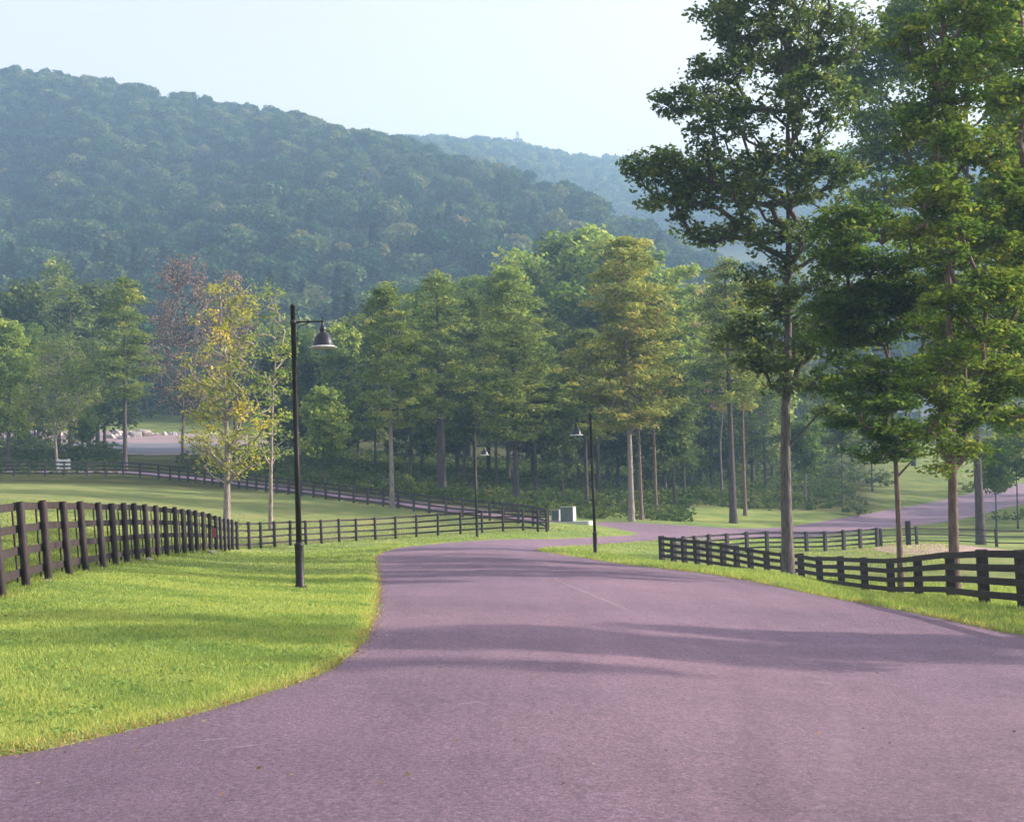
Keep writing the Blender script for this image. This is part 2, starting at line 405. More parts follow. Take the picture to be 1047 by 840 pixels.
zone = np.zeros((nA, nR, 4)); zone[..., 3] = 1
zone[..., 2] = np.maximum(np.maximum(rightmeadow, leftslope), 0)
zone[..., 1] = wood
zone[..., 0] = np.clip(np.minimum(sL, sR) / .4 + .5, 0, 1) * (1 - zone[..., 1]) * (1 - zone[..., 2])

def mat_ground():
    m, nt, out = newmat('grassy_ground')
    p = pos(nt)
    at = nt.nodes.new('ShaderNodeAttribute'); at.attribute_name = 'zone'
    sp = nt.nodes.new('ShaderNodeSeparateColor'); nt.links.new(at.outputs['Color'], sp.inputs[0])
    n1 = noise(nt, .35, 5, .6, p); n2 = noise(nt, 9, 6, .7, p); n3 = noise(nt, 45, 3, .7, p)
    n = math_(nt, 'ADD', math_(nt, 'MULTIPLY', n1.outputs['Fac'], .55), math_(nt, 'MULTIPLY', n2.outputs['Fac'], .45))
    lawn = ramp(nt, n, [(.36, (.13, .22, .08)), (.5, (.23, .30, .09)), (.64, (.38, .37, .14))]).outputs[0]
    field = ramp(nt, n, [(.36, (.15, .21, .08)), (.5, (.23, .27, .095)), (.64, (.34, .30, .13))]).outputs[0]
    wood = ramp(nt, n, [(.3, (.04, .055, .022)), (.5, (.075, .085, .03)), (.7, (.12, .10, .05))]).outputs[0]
    mead = ramp(nt, n, [(.36, (.09, .14, .05)), (.5, (.16, .20, .06)), (.64, (.27, .27, .09))]).outputs[0]
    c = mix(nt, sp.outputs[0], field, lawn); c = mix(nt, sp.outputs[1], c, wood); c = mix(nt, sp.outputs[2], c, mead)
    h = math_(nt, 'ADD', n2.outputs['Fac'], math_(nt, 'MULTIPLY', n3.outputs['Fac'], .5))
    bsdf(nt, out, c, 1.0, h, .08, .05)
    return m
M_GROUND = mat_ground()
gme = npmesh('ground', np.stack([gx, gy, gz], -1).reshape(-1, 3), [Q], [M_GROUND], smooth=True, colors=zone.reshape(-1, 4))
# close the small hole under the camera
ground = link('ground', gme); tag(ground, kind='structure')
capv = np.stack([gx[:, 0], gy[:, 0], gz0[:, 0]], -1)

def mat_asphalt():
    m, nt, out = newmat('worn_asphalt')
    p = pos(nt)
    n1 = noise(nt, .25, 5, .6, p); n2 = noise(nt, 2.2, 6, .7, p); n3 = noise(nt, 60, 4, .8, p); n4 = noise(nt, 240, 2, .8, p)
    n = math_(nt, 'ADD', math_(nt, 'MULTIPLY', n1.outputs['Fac'], .6), math_(nt, 'MULTIPLY', n2.outputs['Fac'], .4))
    c = ramp(nt, n, [(.33, (.172, .118, .162)), (.66, (.236, .162, .216))]).outputs[0]
    sp = ramp(nt, n3.outputs['Fac'], [(.34, (.5, .5, .53)), (.52, (1, 1, 1)), (.70, (1.75, 1.68, 1.7))]).outputs[0]
    c = mix(nt, 1.0, c, sp, 'MULTIPLY')
    ng = noise(nt, 22, 5, .75, p)
    c = mix(nt, 1.0, c, ramp(nt, ng.outputs['Fac'], [(.34, (.64, .64, .67)), (.5, (1, 1, 1)), (.66, (1.42, 1.38, 1.4))]).outputs[0], 'MULTIPLY')
    nw = noise(nt, .09, 3, .5, p)
    c = mix(nt, 1.0, c, ramp(nt, nw.outputs['Fac'], [(.38, (.86, .87, .92)), (.62, (1.12, 1.08, 1.06))]).outputs[0], 'MULTIPLY')
    # scuffs and long faint tyre streaks
    mp = nt.nodes.new('ShaderNodeMapping'); mp.inputs['Rotation'].default_value = (0, 0, R(-10)); mp.inputs['Scale'].default_value = (1.6, .11, 1)
    nt.links.new(p, mp.inputs['Vector'])
    n5 = noise(nt, 1.0, 5, .65, mp.outputs[0])
    st = ramp(nt, n5.outputs['Fac'], [(.36, (.92, .92, .93)), (.5, (1, 1, 1)), (.66, (1.07, 1.06, 1.06))]).outputs[0]
    c = mix(nt, 1.0, c, st, 'MULTIPLY')
    mp2 = nt.nodes.new('ShaderNodeMapping'); mp2.inputs['Rotation'].default_value = (0, 0, R(24)); mp2.inputs['Scale'].default_value = (.5, 9, 1)
    nt.links.new(p, mp2.inputs['Vector'])
    n6 = noise(nt, 1.1, 2, .5, mp2.outputs[0])
    sc = ramp(nt, n6.outputs['Fac'], [(.73, (1, 1, 1)), (.78, (1.35, 1.32, 1.32))]).outputs[0]
    c = mix(nt, 1.0, c, sc, 'MULTIPLY')
    h = math_(nt, 'ADD', n3.outputs['Fac'], math_(nt, 'MULTIPLY', n4.outputs['Fac'], .6))
    bsdf(nt, out, c, .85, h, .012, .3)
    return m
M_ASPH = mat_asphalt()

def sheet(name, sd, mat, off, margin, kind='structure'):
    keepv = sd < margin
    f = Q[keepv.ravel()[Q].all(1)]
    used = np.unique(f); remap = np.full(nA * nR, -1); remap[used] = np.arange(len(used))
    z = (gz0 + off).ravel()
    V = np.stack([gx.ravel(), gy.ravel(), z], -1)[used]
    me = npmesh(name, V, [remap[f]], [mat], smooth=True)
    o = link(name, me); tag(o, kind=kind); return o
rd = sheet('road', sd_road, M_ASPH, 0.0, np.maximum(.25, .03 * RR))
hub = MB(); hub.add([(0, 0, 0)] + [(1.6 * math.sin(a), 1.6 * math.cos(a), 0.002) for a in np.linspace(0, 2 * math.pi, 40, endpoint=False)], [(0, 1 + (k + 1) % 40, 1 + k) for k in range(40)])
o = hub.build('road', M_ASPH); tag(o, kind='structure')
def mark(name, pts, wd, col, label, amount=.5, seed=0):
    c = smooth([G(*q)[:2] for q in pts], 3, False); t = np.gradient(c, axis=0); t /= np.linalg.norm(t, axis=1)[:, None]; n_ = np.stack([-t[:, 1], t[:, 0]], 1)
    rows = [c + n_ * wd * k for k in (-.5, -.2, .2, .5)]
    xy = np.concatenate(rows); m_ = len(c); z = T(xy[:, 0], xy[:, 1]) + .006
    e = np.concatenate([np.zeros(m_), np.ones(m_), np.ones(m_), np.zeros(m_)]); fade = np.sin(np.linspace(0, math.pi, m_)) ** .5; e = e * np.tile(fade, 4)
    f = np.concatenate([np.stack([np.arange(m_ - 1) + k * m_, np.arange(1, m_) + k * m_, np.arange(1, m_) + (k + 1) * m_, np.arange(m_ - 1) + (k + 1) * m_], -1) for k in range(3)])
    m, nt, out = newmat(name + '_paint')
    at = nt.nodes.new('ShaderNodeAttribute'); at.attribute_name = 'tint'
    n1 = noise(nt, 3.5, 6, .75, pos(nt)); fc = math_(nt, 'MULTIPLY', math_(nt, 'MULTIPLY', at.outputs['Fac'], ramp(nt, n1.outputs['Fac'], [(.35, (0, 0, 0)), (.65, (1, 1, 1))]).outputs[0]), amount)
    d = nt.nodes.new('ShaderNodeBsdfDiffuse'); d.inputs[0].default_value = rgb(col); tr = nt.nodes.new('ShaderNodeBsdfTransparent'); ms = nt.nodes.new('ShaderNodeMixShader')
    nt.links.new(fc, ms.inputs[0]); nt.links.new(tr.outputs[0], ms.inputs[1]); nt.links.new(d.outputs[0], ms.inputs[2]); nt.links.new(ms.outputs[0], out.inputs['Surface'])
    o = link(name, npmesh(name, np.concatenate([xy, z[:, None]], 1), [f], [m], attrs={'tint': ('POINT', e)})); tag(o, kind='structure')
mark('tyre_mark', [(760, 690), (768, 730), (778, 780), (784, 850), (784, 930)], .34, (.07, .05, .07), '', .13)
mark('tyre_mark', [(745, 672), (800, 668), (840, 690), (862, 740), (854, 790), (838, 850), (830, 930)], .26, (.36, .27, .32), '', .4)
mark('scuff', [(560, 590), (600, 606), (650, 628)], .22, (.42, .34, .37), '', .5)
mark('scuff', [(200, 758), (215, 756.5), (235, 755)], .06, (.45, .37, .39), '', .55)
mark('scuff', [(238, 765), (255, 763), (278, 761)], .06, (.45, .37, .39), '', .5)
mark('scuff', [(462, 722), (480, 719), (505, 717)], .06, (.45, .37, .39), '', .5)
mark('scuff', [(20, 810), (50, 806), (85, 802)], .05, (.42, .34, .37), '', .7)
M_LOT = mat_simple('gravel_lot_surface', (.22, .17, .175), (.32, .24, .25), .25, .95, .01)
M_LOTD = mat_simple('dark_lot_asphalt', (.13, .14, .18), (.18, .18, .22), .25, .9, .01)
M_SAND = mat_simple('pink_sand', (.30, .20, .17), (.38, .26, .22), .8, .95, .02)
sheet('parking_lot', grid_sd(lot_poly), M_LOT, .10, 0.0)
lotd = smooth([(P(x, y, d)[0], P(x, y, d)[1]) for x, y, d in ((60, 467, 186), (160, 467, 184), (240, 467, 186), (300, 464, 196), (240, 455, 212), (160, 454, 214), (60, 454, 214))], 2)
sheet('dark_asphalt_lot', grid_sd(lotd), M_LOTD, .16, 0.0)
sheet('sand_path', grid_sd(sand_poly), M_SAND, .06, 0.3)

# ------------------------------------------------------------------ leaf and wood builders
def rot_frame(rng, n, flat):
    nrm = rng.normal(size=(n, 3)); nrm[:, 2] = np.abs(nrm[:, 2]) + flat
    nrm /= np.linalg.norm(nrm, axis=1)[:, None]
    t = np.cross(nrm, rng.normal(size=(n, 3))); t /= np.linalg.norm(t, axis=1)[:, None] + 1e-9
    return nrm, t, np.cross(nrm, t)
def leaf_geo(rng, cen, size, flat=.6, wid=.6):
    n = len(cen); nrm, t, b = rot_frame(rng, n, flat)
    s = (size * (.6 + .8 * rng.random(n)))[:, None] * .5
    fold = nrm * s * .25
    V = np.stack([cen + t * s, cen + b * s * wid + fold, cen - t * s, cen - b * s * wid + fold], 1).reshape(-1, 3)
    return V, np.arange(4 * n).reshape(n, 4)
def tubes(P0, P1, r0, r1, k=5):
    """many separate tapered segments"""
    d = P1 - P0; L = np.linalg.norm(d, axis=1)[:, None] + 1e-9; d = d / L
    ref = np.where(np.abs(d[:, 2:3]) > .9, [[0, 1.0, 0]], [[0, 0, 1.0]])
    a = np.cross(d, ref); a /= np.linalg.norm(a, axis=1)[:, None]; b = np.cross(d, a)
    th = np.arange(k) * 2 * math.pi / k
    ring = a[:, None] * np.cos(th)[None, :, None] + b[:, None] * np.sin(th)[None, :, None]
    V = np.concatenate([P0[:, None] + ring * r0[:, None, None], P1[:, None] + ring * r1[:, None, None]], 1).reshape(-1, 3)
    n = len(P0); i = (np.arange(n) * 2 * k)[:, None]; j = np.arange(k)[None]
    j2 = (j + 1) % k
    Qd = np.stack([i + j, i + j2, i + k + j2, i + k + j], -1).reshape(-1, 4)
    return V, Qd

def make_tree(seed, H, r0, clusters, csz, nleaf, lsize, flat=.6, squash=.6, trunk_top=.85, wob=.02, wid=.6, bend=(0, 0), tipr=.012, tint_sd=.22, sides=10):
    """trunk line + branches reaching every leaf cluster; returns (trunk mesh data, crown mesh data)"""
    rng = np.random.default_rng(seed)
    nt_ = 14; tz = np.linspace(0, 1, nt_) * H * trunk_top
    w = np.cumsum(rng.normal(size=(nt_, 2)) * H * wob * .35, 0) * np.linspace(0, 1, nt_)[:, None] ** 1
    fr = (tz / H)[:, None]
    tp = np.concatenate([w * .5 + np.array(bend)[None] * fr * H, tz[:, None]], 1); tp[0, :2] = 0
    pos_ = [p for p in tp]; par = [i - 1 for i in range(nt_)]
    ax = lambda z: np.array([np.interp(z, tz, tp[:, 0]), np.interp(z, tz, tp[:, 1])])
    cl = np.asarray(clusters)
    hd = np.array([np.linalg.norm(c[:2] - ax(c[2])) for c in cl])
    order = np.argsort(hd + .15 * np.abs(cl[:, 2] - H * .5) * 0)
    ends = []
    NP = np.zeros((nt_ + 3 * len(cl) + 5, 3)); NP[:nt_] = tp; n = nt_
    for k in order:
        c = cl[k]
        pp = NP[2:n]; dv = c - pp; ds = np.linalg.norm(dv, axis=1)
        hz = np.hypot(dv[:, 0], dv[:, 1])
        cost = ds + 1.6 * np.maximum(0, .35 * hz - dv[:, 2])
        j = int(np.argmin(cost)) + 2; L = np.linalg.norm(c - NP[j])
        if L < .05: ends.append(j); continue
        prev = j; m = 1 if L < 1.2 else 2 if L < 3 else 3
        for s in range(1, m + 1):
            f = s / m; q = NP[j] * (1 - f) + c * f
            if s < m: q = q + rng.normal(size=3) * L * .06 + np.array([0, 0, -L * .06 * math.sin(f * math.pi)])
            NP[n] = q; par.append(prev); prev = n; n += 1
        ends.append(prev)
        if n > len(NP) - 5: NP = np.concatenate([NP, np.zeros((400, 3))])
    par = np.array(par[:n]); wgt = np.zeros(n); 
    for e in ends: wgt[e] += 1
    for i in range(n - 1, 0, -1):
        if par[i] >= 0: wgt[par[i]] += wgt[i] + .15
    rad = tipr * (1 + wgt) ** .52
    rad = np.minimum(rad, r0 * .45)
    # branches
    bi = np.arange(nt_, n)
    V1, Q1 = tubes(NP[par[bi]], NP[bi], np.minimum(rad[par[bi]], rad[bi] * 1.5 + .01), rad[bi], 5)
    # trunk
    tr = r0 * (1 - .86 * np.linspace(0, 1, nt_) ** .9)
    tb = MB(); pts = [tp[0] + np.array([0, 0, -.3]), tp[0] + np.array([0, 0, .25])] + [p for p in tp[1:]]
    rr = [r0 * 1.45, r0 * 1.12] + list(tr[1:])
    tb.tube(pts, rr, sides)
    Vt = np.concatenate(tb.v); qt = [f for f in tb.q if len(f) == 4]
    VT = np.concatenate([Vt, V1]); QT = np.concatenate([np.array(qt), Q1 + len(Vt)])
    # leaves
    K = len(cl); cid = np.repeat(np.arange(K), nleaf)
    off = rng.normal(size=(len(cid), 3)); off /= np.linalg.norm(off, axis=1)[:, None]; off *= (rng.random(len(cid)) ** .45)[:, None]
    cs = csz * (.65 + .7 * rng.random(K))
    off *= cs[cid][:, None] * np.array([1, 1, squash])
    off[:, 2] -= .12 * (off[:, 0] ** 2 + off[:, 1] ** 2) / cs[cid]
    VL, QL = leaf_geo(rng, cl[cid] + off, lsize, flat, wid)
    tint = np.clip(.4 + rng.normal(size=K)[cid] * tint_sd + rng.normal(size=len(cid)) * .14, 0, 1)
    return (VT, QT), (VL, QL, tint)

def tree_object(name, data, bark, leaf, loc, rz=0.0):
    (VT, QT), (VL, QL, tint) = data
    root = empty(name, loc, rz)
    link('trunk', npmesh('trunk', VT, [QT], [bark], smooth=True), root)
    link('crown', npmesh('crown', VL, [QL], [leaf], attrs={'tint': ('FACE', tint)}), root)
    return root
def copy_tree(o, parent=None):
    c = o.copy(); C.objects.link(c); c.parent = parent
    for ch in o.children: copy_tree(ch, c)
    return c

def blob_clusters(rng, blobs, dens):
    """blobs (x,y,z,rx,ry,rz) -> cluster centres, spaced"""
    pts = []
    for b in blobs:
        n = max(3, int(dens * (b[3] * b[4] * b[5]) ** (2 / 3)))
        u = rng.normal(size=(n, 3)); u /= np.linalg.norm(u, axis=1)[:, None]; u *= (rng.random(n) ** .4)[:, None]
        pts.append(u * np.array(b[3:]) + np.array(b[:3]))
    return np.concatenate(pts)
def round_blobs(rng, H, W, cb, n=9, rs_=.42):
    """generic broad crown: height H, half width W, crown base fraction cb"""
    bl = []
    for k in range(n):
        f = (k + .5) / n; z = H * (cb + (1 - cb) * f * .95)
        wr = W * (math.sin(math.pi * min(.97, .18 + .78 * f)) ** .7)
        a = rng.random() * 6.28; rr = wr * (.25 + .4 * rng.random())
        s = W * rs_ * (.75 + .5 * rng.random())
        bl.append((rr * math.cos(a), rr * math.sin(a), min(z, H - s * .6), s, s, s * .75))
        a += 2.2 + rng.random(); s *= .85
        bl.append((rr * math.cos(a), rr * math.sin(a), min(z, H - s * .6), s, s, s * .7))
    return bl
def pine_clusters(rng, H, W, cb, gap=1.0, per=5, open_=.0):
    pts = []; z = H * cb
    while z < H - .3:
        f = (z / H - cb) / (1 - cb)
        L = W * (1 - f) ** .58 * (.82 + .36 * rng.random()) * (.55 + .45 * min(1, f * 4 + .3)) * (1.05 if f > .1 else .8)
        for k in range(per):
            if rng.random() < open_: continue
            a = rng.random() * 6.28; l = L * (.45 + .7 * rng.random())
            m = max(1, int(l / .9))
            for j in range(m):
                q = (j + 1) / m * l
                pts.append((q * math.cos(a) + rng.normal() * .15, q * math.sin(a) + rng.normal() * .15, z + q * .22 + rng.normal() * .15))
        z += gap * (.75 + .5 * rng.random()) * (1 - .35 * f)
    pts.append((0, 0, H - .1))
    return np.array(pts)

# ------------------------------------------------------------------ big trees at the right, blobs given in photo pixels
def px_blobs(blobs, root, d, jitter, rng):
    out = []
    for bb in blobs:
        x, y, rx, ry = bb[:4]; dd = d + (rng.uniform(-1, 1) * jitter if len(bb) == 4 else bb[4])
        p = P(x, y, dd); s = dd / F
        out.append((p[0] - root[0], p[1] - root[1], p[2] - root[2], rx * s, rx * s * .8, ry * s))
    return out
def big_tree(name, px, d, topy, r0, blobs, dens, csz, nleaf, ls, bark, leaf, seed, jitter=2.0, label='', group=None, **kw):
    rng = np.random.default_rng(seed)
    root = base(px, d); top = P(px, topy, d); H = top[2] - root[2]
    bl = px_blobs(blobs, root, d, jitter, rng)
    cl = blob_clusters(rng, bl, dens)
    o = tree_object(name, make_tree(seed, H, r0, cl, csz, nleaf, ls, **kw), BARK[bark], LEAF[leaf], root)
    return tag(o, label, 'tree', group)

big_tree('oak_tree', 806, 52, -40, .235,
         [(780, 25, 56, 34), (735, 10, 26, 26), (850, 30, 50, 38), (800, -35, 80, 34), (740, 70, 42, 26), (700, 100, 34, 20), (745, 118, 50, 28), (830, 105, 48, 38), (800, 70, 50, 30),
          (655, 172, 24, 20), (690, 165, 42, 24), (690, 205, 40, 20), (735, 185, 46, 32), (785, 180, 50, 38), (842, 180, 36, 40), (720, 240, 34, 12), (765, 232, 30, 12),
          (800, 245, 36, 26), (850, 238, 38, 30), (775, 365, 26, 16), (742, 348, 16, 14), (838, 392, 34, 15), (852, 420, 22, 9), (800, 395, 20, 8), (770, 290, 24, 22), (800, 300, 34, 28), (855, 300, 46, 36), (765, 335, 26, 26), (805, 345, 36, 26), (850, 345, 44, 26), (800, 372, 34, 12)],
         30, .48, 36, .20, 'grey', 'oak', 11, 2.4, 'tall oak with wide dark crown and thick grey trunk in front of the right fence', trunk_top=.9, squash=.6, wob=.035)
big_tree('maple_tree', 922, 47, 170, .12,
         [(880, 220, 44, 14), (930, 235, 50, 16), (900, 265, 60, 16), (950, 290, 48, 16), (880, 305, 55, 15), (930, 330, 60, 16), (875, 345, 48, 14), (910, 375, 60, 16), (868, 392, 34, 13), (950, 385, 44, 14), (900, 412, 48, 13), (872, 432, 30, 10), (860, 250, 36, 24), (920, 400, 26, 14, -1.3), (918, 445, 24, 10, -1.0), (900, 300, 50, 22), (860, 320, 40, 22), (925, 440, 42, 12), (905, 462, 40, 9)],
         44, .52, 56, .165, 'brown', 'maple', 12, 1.6, 'slender young maple with a dark layered crown behind the right fence', trunk_top=.9, squash=.34, flat=1.4, bend=(-.012, 0))
big_tree('maple_tree', 977, 38, 20, .16,
         [(985, 215, 40, 16), (1010, 250, 44, 16), (960, 270, 40, 14), (1000, 300, 52, 15), (1020, 340, 36, 14), (968, 330, 40, 13), (1000, 375, 44, 14), (960, 395, 40, 13), (1005, 405, 34, 12), (985, 435, 38, 15), (955, 440, 28, 10), (985, 462, 30, 10), (960, 478, 16, 7),
          (950, 130, 44, 26), (975, 70, 46, 30), (1005, 150, 38, 24), (945, 180, 36, 14), (968, 215, 34, 18), (940, 235, 34, 16), (962, 100, 40, 26), (970, 140, 30, 22, -1.6), (962, 190, 34, 20, -1.6), (972, 245, 30, 20, -1.6), (975, 310, 34, 18, -1.7), (970, 365, 30, 18, -1.6), (980, 415, 30, 16, -1.5), (978, 455, 22, 12, -1.2), (968, 60, 30, 26, -1.5), (1020, 290, 34, 18), (985, 350, 40, 18), (1025, 380, 30, 16), (930, 40, 30, 24), (985, 10, 50, 30), (1030, 200, 24, 16)],
         46, .46, 48, .145, 'brown', 'maple2', 13, 1.6, 'young maple with lit yellow green leaves and sunlit bark edge behind the right fence', trunk_top=.95, squash=.42, flat=1.1, bend=(-.008, 0))
big_tree('ash_tree', 1003, 85, -30, .29,
         [(900, 60, 46, 40), (910, 120, 42, 34), (940, 20, 46, 40), (890, 160, 36, 22), (960, 150, 40, 26), (1020, 60, 40, 36), (1035, 120, 34, 30), (1010, 10, 40, 40), (1030, 190, 30, 26), (900, 200, 34, 18), (985, 200, 38, 18), (1040, 260, 30, 26), (1000, 240, 34, 20), (870, 90, 26, 30)],
         22, .80, 30, .30, 'dark', 'maple2', 14, 3.0, 'tall grey trunked tree beyond the sand path, crown high against the sky', trunk_top=.92)
big_tree('maple_tree', 1118, 41, 40, .24,
         [(1050, 60, 36, 30), (1060, 140, 36, 26), (1055, 220, 36, 22), (1048, 290, 36, 22), (1042, 340, 30, 16), (1050, 390, 34, 16), (1035, 425, 20, 9), (1030, 100, 34, 24), (1035, 180, 30, 24), (1025, 20, 34, 26), (1030, 260, 28, 20), (1120, 100, 70, 50), (1120, 200, 80, 50), (1120, 320, 70, 40), (1140, 0, 70, 60)],
         24, .62, 44, .22, 'brown', 'maple2', 15, 2.6, 'tree whose low bare branch reaches in at the right edge of the photo', trunk_top=.92, squash=.5, flat=1.0)

big_tree('maple_tree', 1066, 63, 60, .2,
         [(1030, 235, 46, 30), (985, 255, 34, 20), (1040, 300, 50, 30), (1000, 330, 36, 22), (1035, 365, 48, 26), (1010, 405, 36, 18), (1040, 430, 34, 16), (940, 300, 34, 18), (1060, 180, 50, 40), (1060, 120, 50, 40)],
         20, .75, 46, .24, 'dark', 'maple2', 16, 2.5, 'maple at the right edge behind the yellow green lit maple, its stem outside the photo', trunk_top=.92, squash=.45, flat=1.0)

# trees standing outside the picture to the right; they throw the bands of shade over road and lawn
SUN_AZ = R(79); SUN_EL = R(20)
sdir = np.array([math.sin(SUN_AZ), math.cos(SUN_AZ)])
def side_tree(x, y, H, W, cb, leaf, seed, label, dens=14, csz=.75):
    rng = np.random.default_rng(seed)
    cl = blob_clusters(rng, round_blobs(rng, H, W, cb), dens)
    o = tree_object('roadside_tree', make_tree(seed, H, .018 * H + .04, cl, csz, 34, .32), BARK['grey'], LEAF[leaf], (x, y, T(x, y)))
    return tag(o, label, 'tree', 'trees beside the road outside the right of the picture')
TT = 1 / math.tan(SUN_EL)
# (where the crown's shadow falls x, y; crown mid height; half height of crown; half width)
for i, (hx, hy, h, dh, W) in enumerate(((-.6, 16.9, 10.2, 2.2, 1.05), (3.6, 18.9, 8.8, 2.0, 1.05), (8.0, 21.8, 7.6, 2.2, 1.05), (-1.0, 14.2, 12.4, 1.1, .30), (-6.5, 18.0, 12.2, 1.1, .55), (-6.5, 30.0, 17.5, 2.2, 1.0))):
    hgt = h + T(hx, hy); p = np.array([hx, hy]) + sdir * hgt * TT
    rng = np.random.default_rng(40 + i)
    rt_ = T(p[0], p[1]); hc = hgt - rt_
    cl = blob_clusters(rng, [(0, 0, hc, W, W, dh), (0, .2, hc + dh * .4, W * .8, W * .8, dh * .5), (.1, -.2, hc - dh * .5, W * .9, W * .9, dh * .5)], 26)
    o = tree_object('roadside_tree', make_tree(40 + i, hc + dh, .07, cl, .5, 46, .26, trunk_top=.95), BARK['grey'], LEAF['maple'], (p[0], p[1], rt_))
    tag(o, 'slim roadside tree standing outside the right of the picture', 'tree', 'trees beside the road outside the right of the picture')

# ------------------------------------------------------------------ middle distance trees
TREES = [
 # px, base y, depth, top y, half width px, crown base fraction, kind, leaf, bark, trunk r, seed, name, label
 (232, 0, 82, 280, 58, .24, 'open', 'yellow', 'pale', .23, 1, 'maple_tree', 'yellowing maple with forked pale trunk in the left field, nearest tree behind the fence'),
 (277, 0, 87, 276, 36, .26, 'open', 'light', 'pale', .15, 2, 'ash_tree', 'thin pale tree just right of the yellowing maple in the left field'),
 (401, 0, 107.5, 288, 40, .40, 'pine', 'pine', 'pale', .20, 3, 'pine_tree', 'light green pine with thin pale bare trunk standing alone at the far field fence'),
 (452, 0, 125, 276, 38, .38, 'pine', 'pine', 'dark', .42, 4, 'pine_tree', 'pine with thick dark trunk, next on the right of the lone pale trunked pine'),
 (528, 0, 122, 287, 55, .32, 'pine', 'pine', 'dark', .30, 5, 'pine_tree', 'broad dense green pine in the middle of the wood edge'),
 (486, 0, 132, 300, 34, .35, 'pine', 'dark', 'dark', .22, 6, 'pine_tree', 'dark narrow pine between the thick trunked pine and the broad one'),
 (646, 0, 108, 240, 66, .36, 'pine', 'rusty', 'pale', .24, 7, 'pine_tree', 'tall rusty brown tinged pine with the palest trunk, widest of the wood edge'),
 (656, 0, 110, 330, 22, .55, 'pine', 'rusty', 'brown', .17, 8, 'pine_tree', 'slim pine trunk growing close against the rusty pine'),
 (671, 0, 118, 290, 30, .5, 'pine', 'pine', 'brown', .15, 9, 'pine_tree', 'slim straight pine second to the right of the rusty pine'),
 (750, 0, 112, 262, 44, .5, 'pine', 'pine', 'dark', .31, 10, 'pine_tree', 'thick dark pine trunk left of the big oak'),
 (762, 0, 120, 285, 34, .5, 'pine', 'rusty', 'brown', .17, 11, 'pine_tree', 'thin pine right behind the thick dark pine trunk left of the oak'),
 (520, 0, 152, 266, 46, .35, 'round', 'light', 'dark', .25, 12, 'maple_tree', 'leafy tree with sunlit top rising behind the broad dense pine'),
 (706, 0, 150, 258, 30, .25, 'round', 'light', 'grey', .22, 13, 'poplar_tree', 'narrow bright green tree between the rusty pine and the reddish tree'),
 (738, 0, 142, 262, 24, .35, 'open', 'red', 'grey', .16, 14, 'maple_tree', 'thin reddish tree with few leaves just left of the big oak'),
 (690, 0, 125, 372, 34, .35, 'round', 'dark', 'dark', .17, 15, 'maple_tree', 'low dark tree under the crown right of the rusty pine'),
 (128, 0, 140, 283, 34, .42, 'pine', 'pine', 'dark', .26, 16, 'pine_tree', 'windswept pine with dark bare trunk at the left behind the far fence'),
 (58, 0, 140, 345, 44, .35, 'open', 'light', 'pale', .15, 17, 'birch_tree', 'pale stemmed leafy tree behind the white board sign'),
 (8, 0, 142, 325, 34, .25, 'round', 'light', 'dark', .2, 18, 'maple_tree', 'bright green tree at the left edge of the photo'),
 (187, 0, 150, 258, 50, .30, 'dead', 'red', 'grey', .2, 19, 'maple_tree', 'half bare tree with reddish twigs, left of the yellowing maple'),
 (240, 0, 158, 272, 42, .30, 'dead', 'red', 'grey', .16, 20, 'maple_tree', 'bare topped reddish tree behind the yellowing maple'),
 (332, 0, 128, 398, 30, .35, 'round', 'light', 'dark', .13, 21, 'maple_tree', 'small pale green tree right of the nearest lamp pole'),
 (824, 0, 136, 428, 26, .4, 'round', 'maple', 'pale', .14, 22, 'apple_tree', 'small round tree with pale lit trunk right of the big oak trunk'),
 (862, 0, 128, 400, 22, .5, 'round', 'dark', 'dark', .09, 23, 'maple_tree', 'thin sapling above the dark bush by the side road'),
 (892, 0, 152, 395, 26, .5, 'round', 'dark', 'dark', .11, 24, 'maple_tree', 'sapling on the bright slope left of the slender maple'),
 (1019, 0, 108, 448, 26, .45, 'round', 'maple2', 'dark', .08, 25, 'maple_tree', 'young tree with thin dark stem by the side road, right of the tall grey trunk'),
 (1041, 0, 110, 430, 20, .5, 'round', 'maple2', 'dark', .08, 26, 'maple_tree', 'young thin tree at the right edge of the photo beside the side road'),
 (548, 0, 135, 330, 26, .5, 'pine', 'dark', 'dark', .2, 27, 'pine_tree', 'dark pine just right of the broad dense pine'),
 (600, 0, 128, 335, 30, .42, 'pine', 'dark', 'dark', .2, 28, 'pine_tree', 'dark pine behind the middle lamp'),
]
GEN = {}
ORDER = []
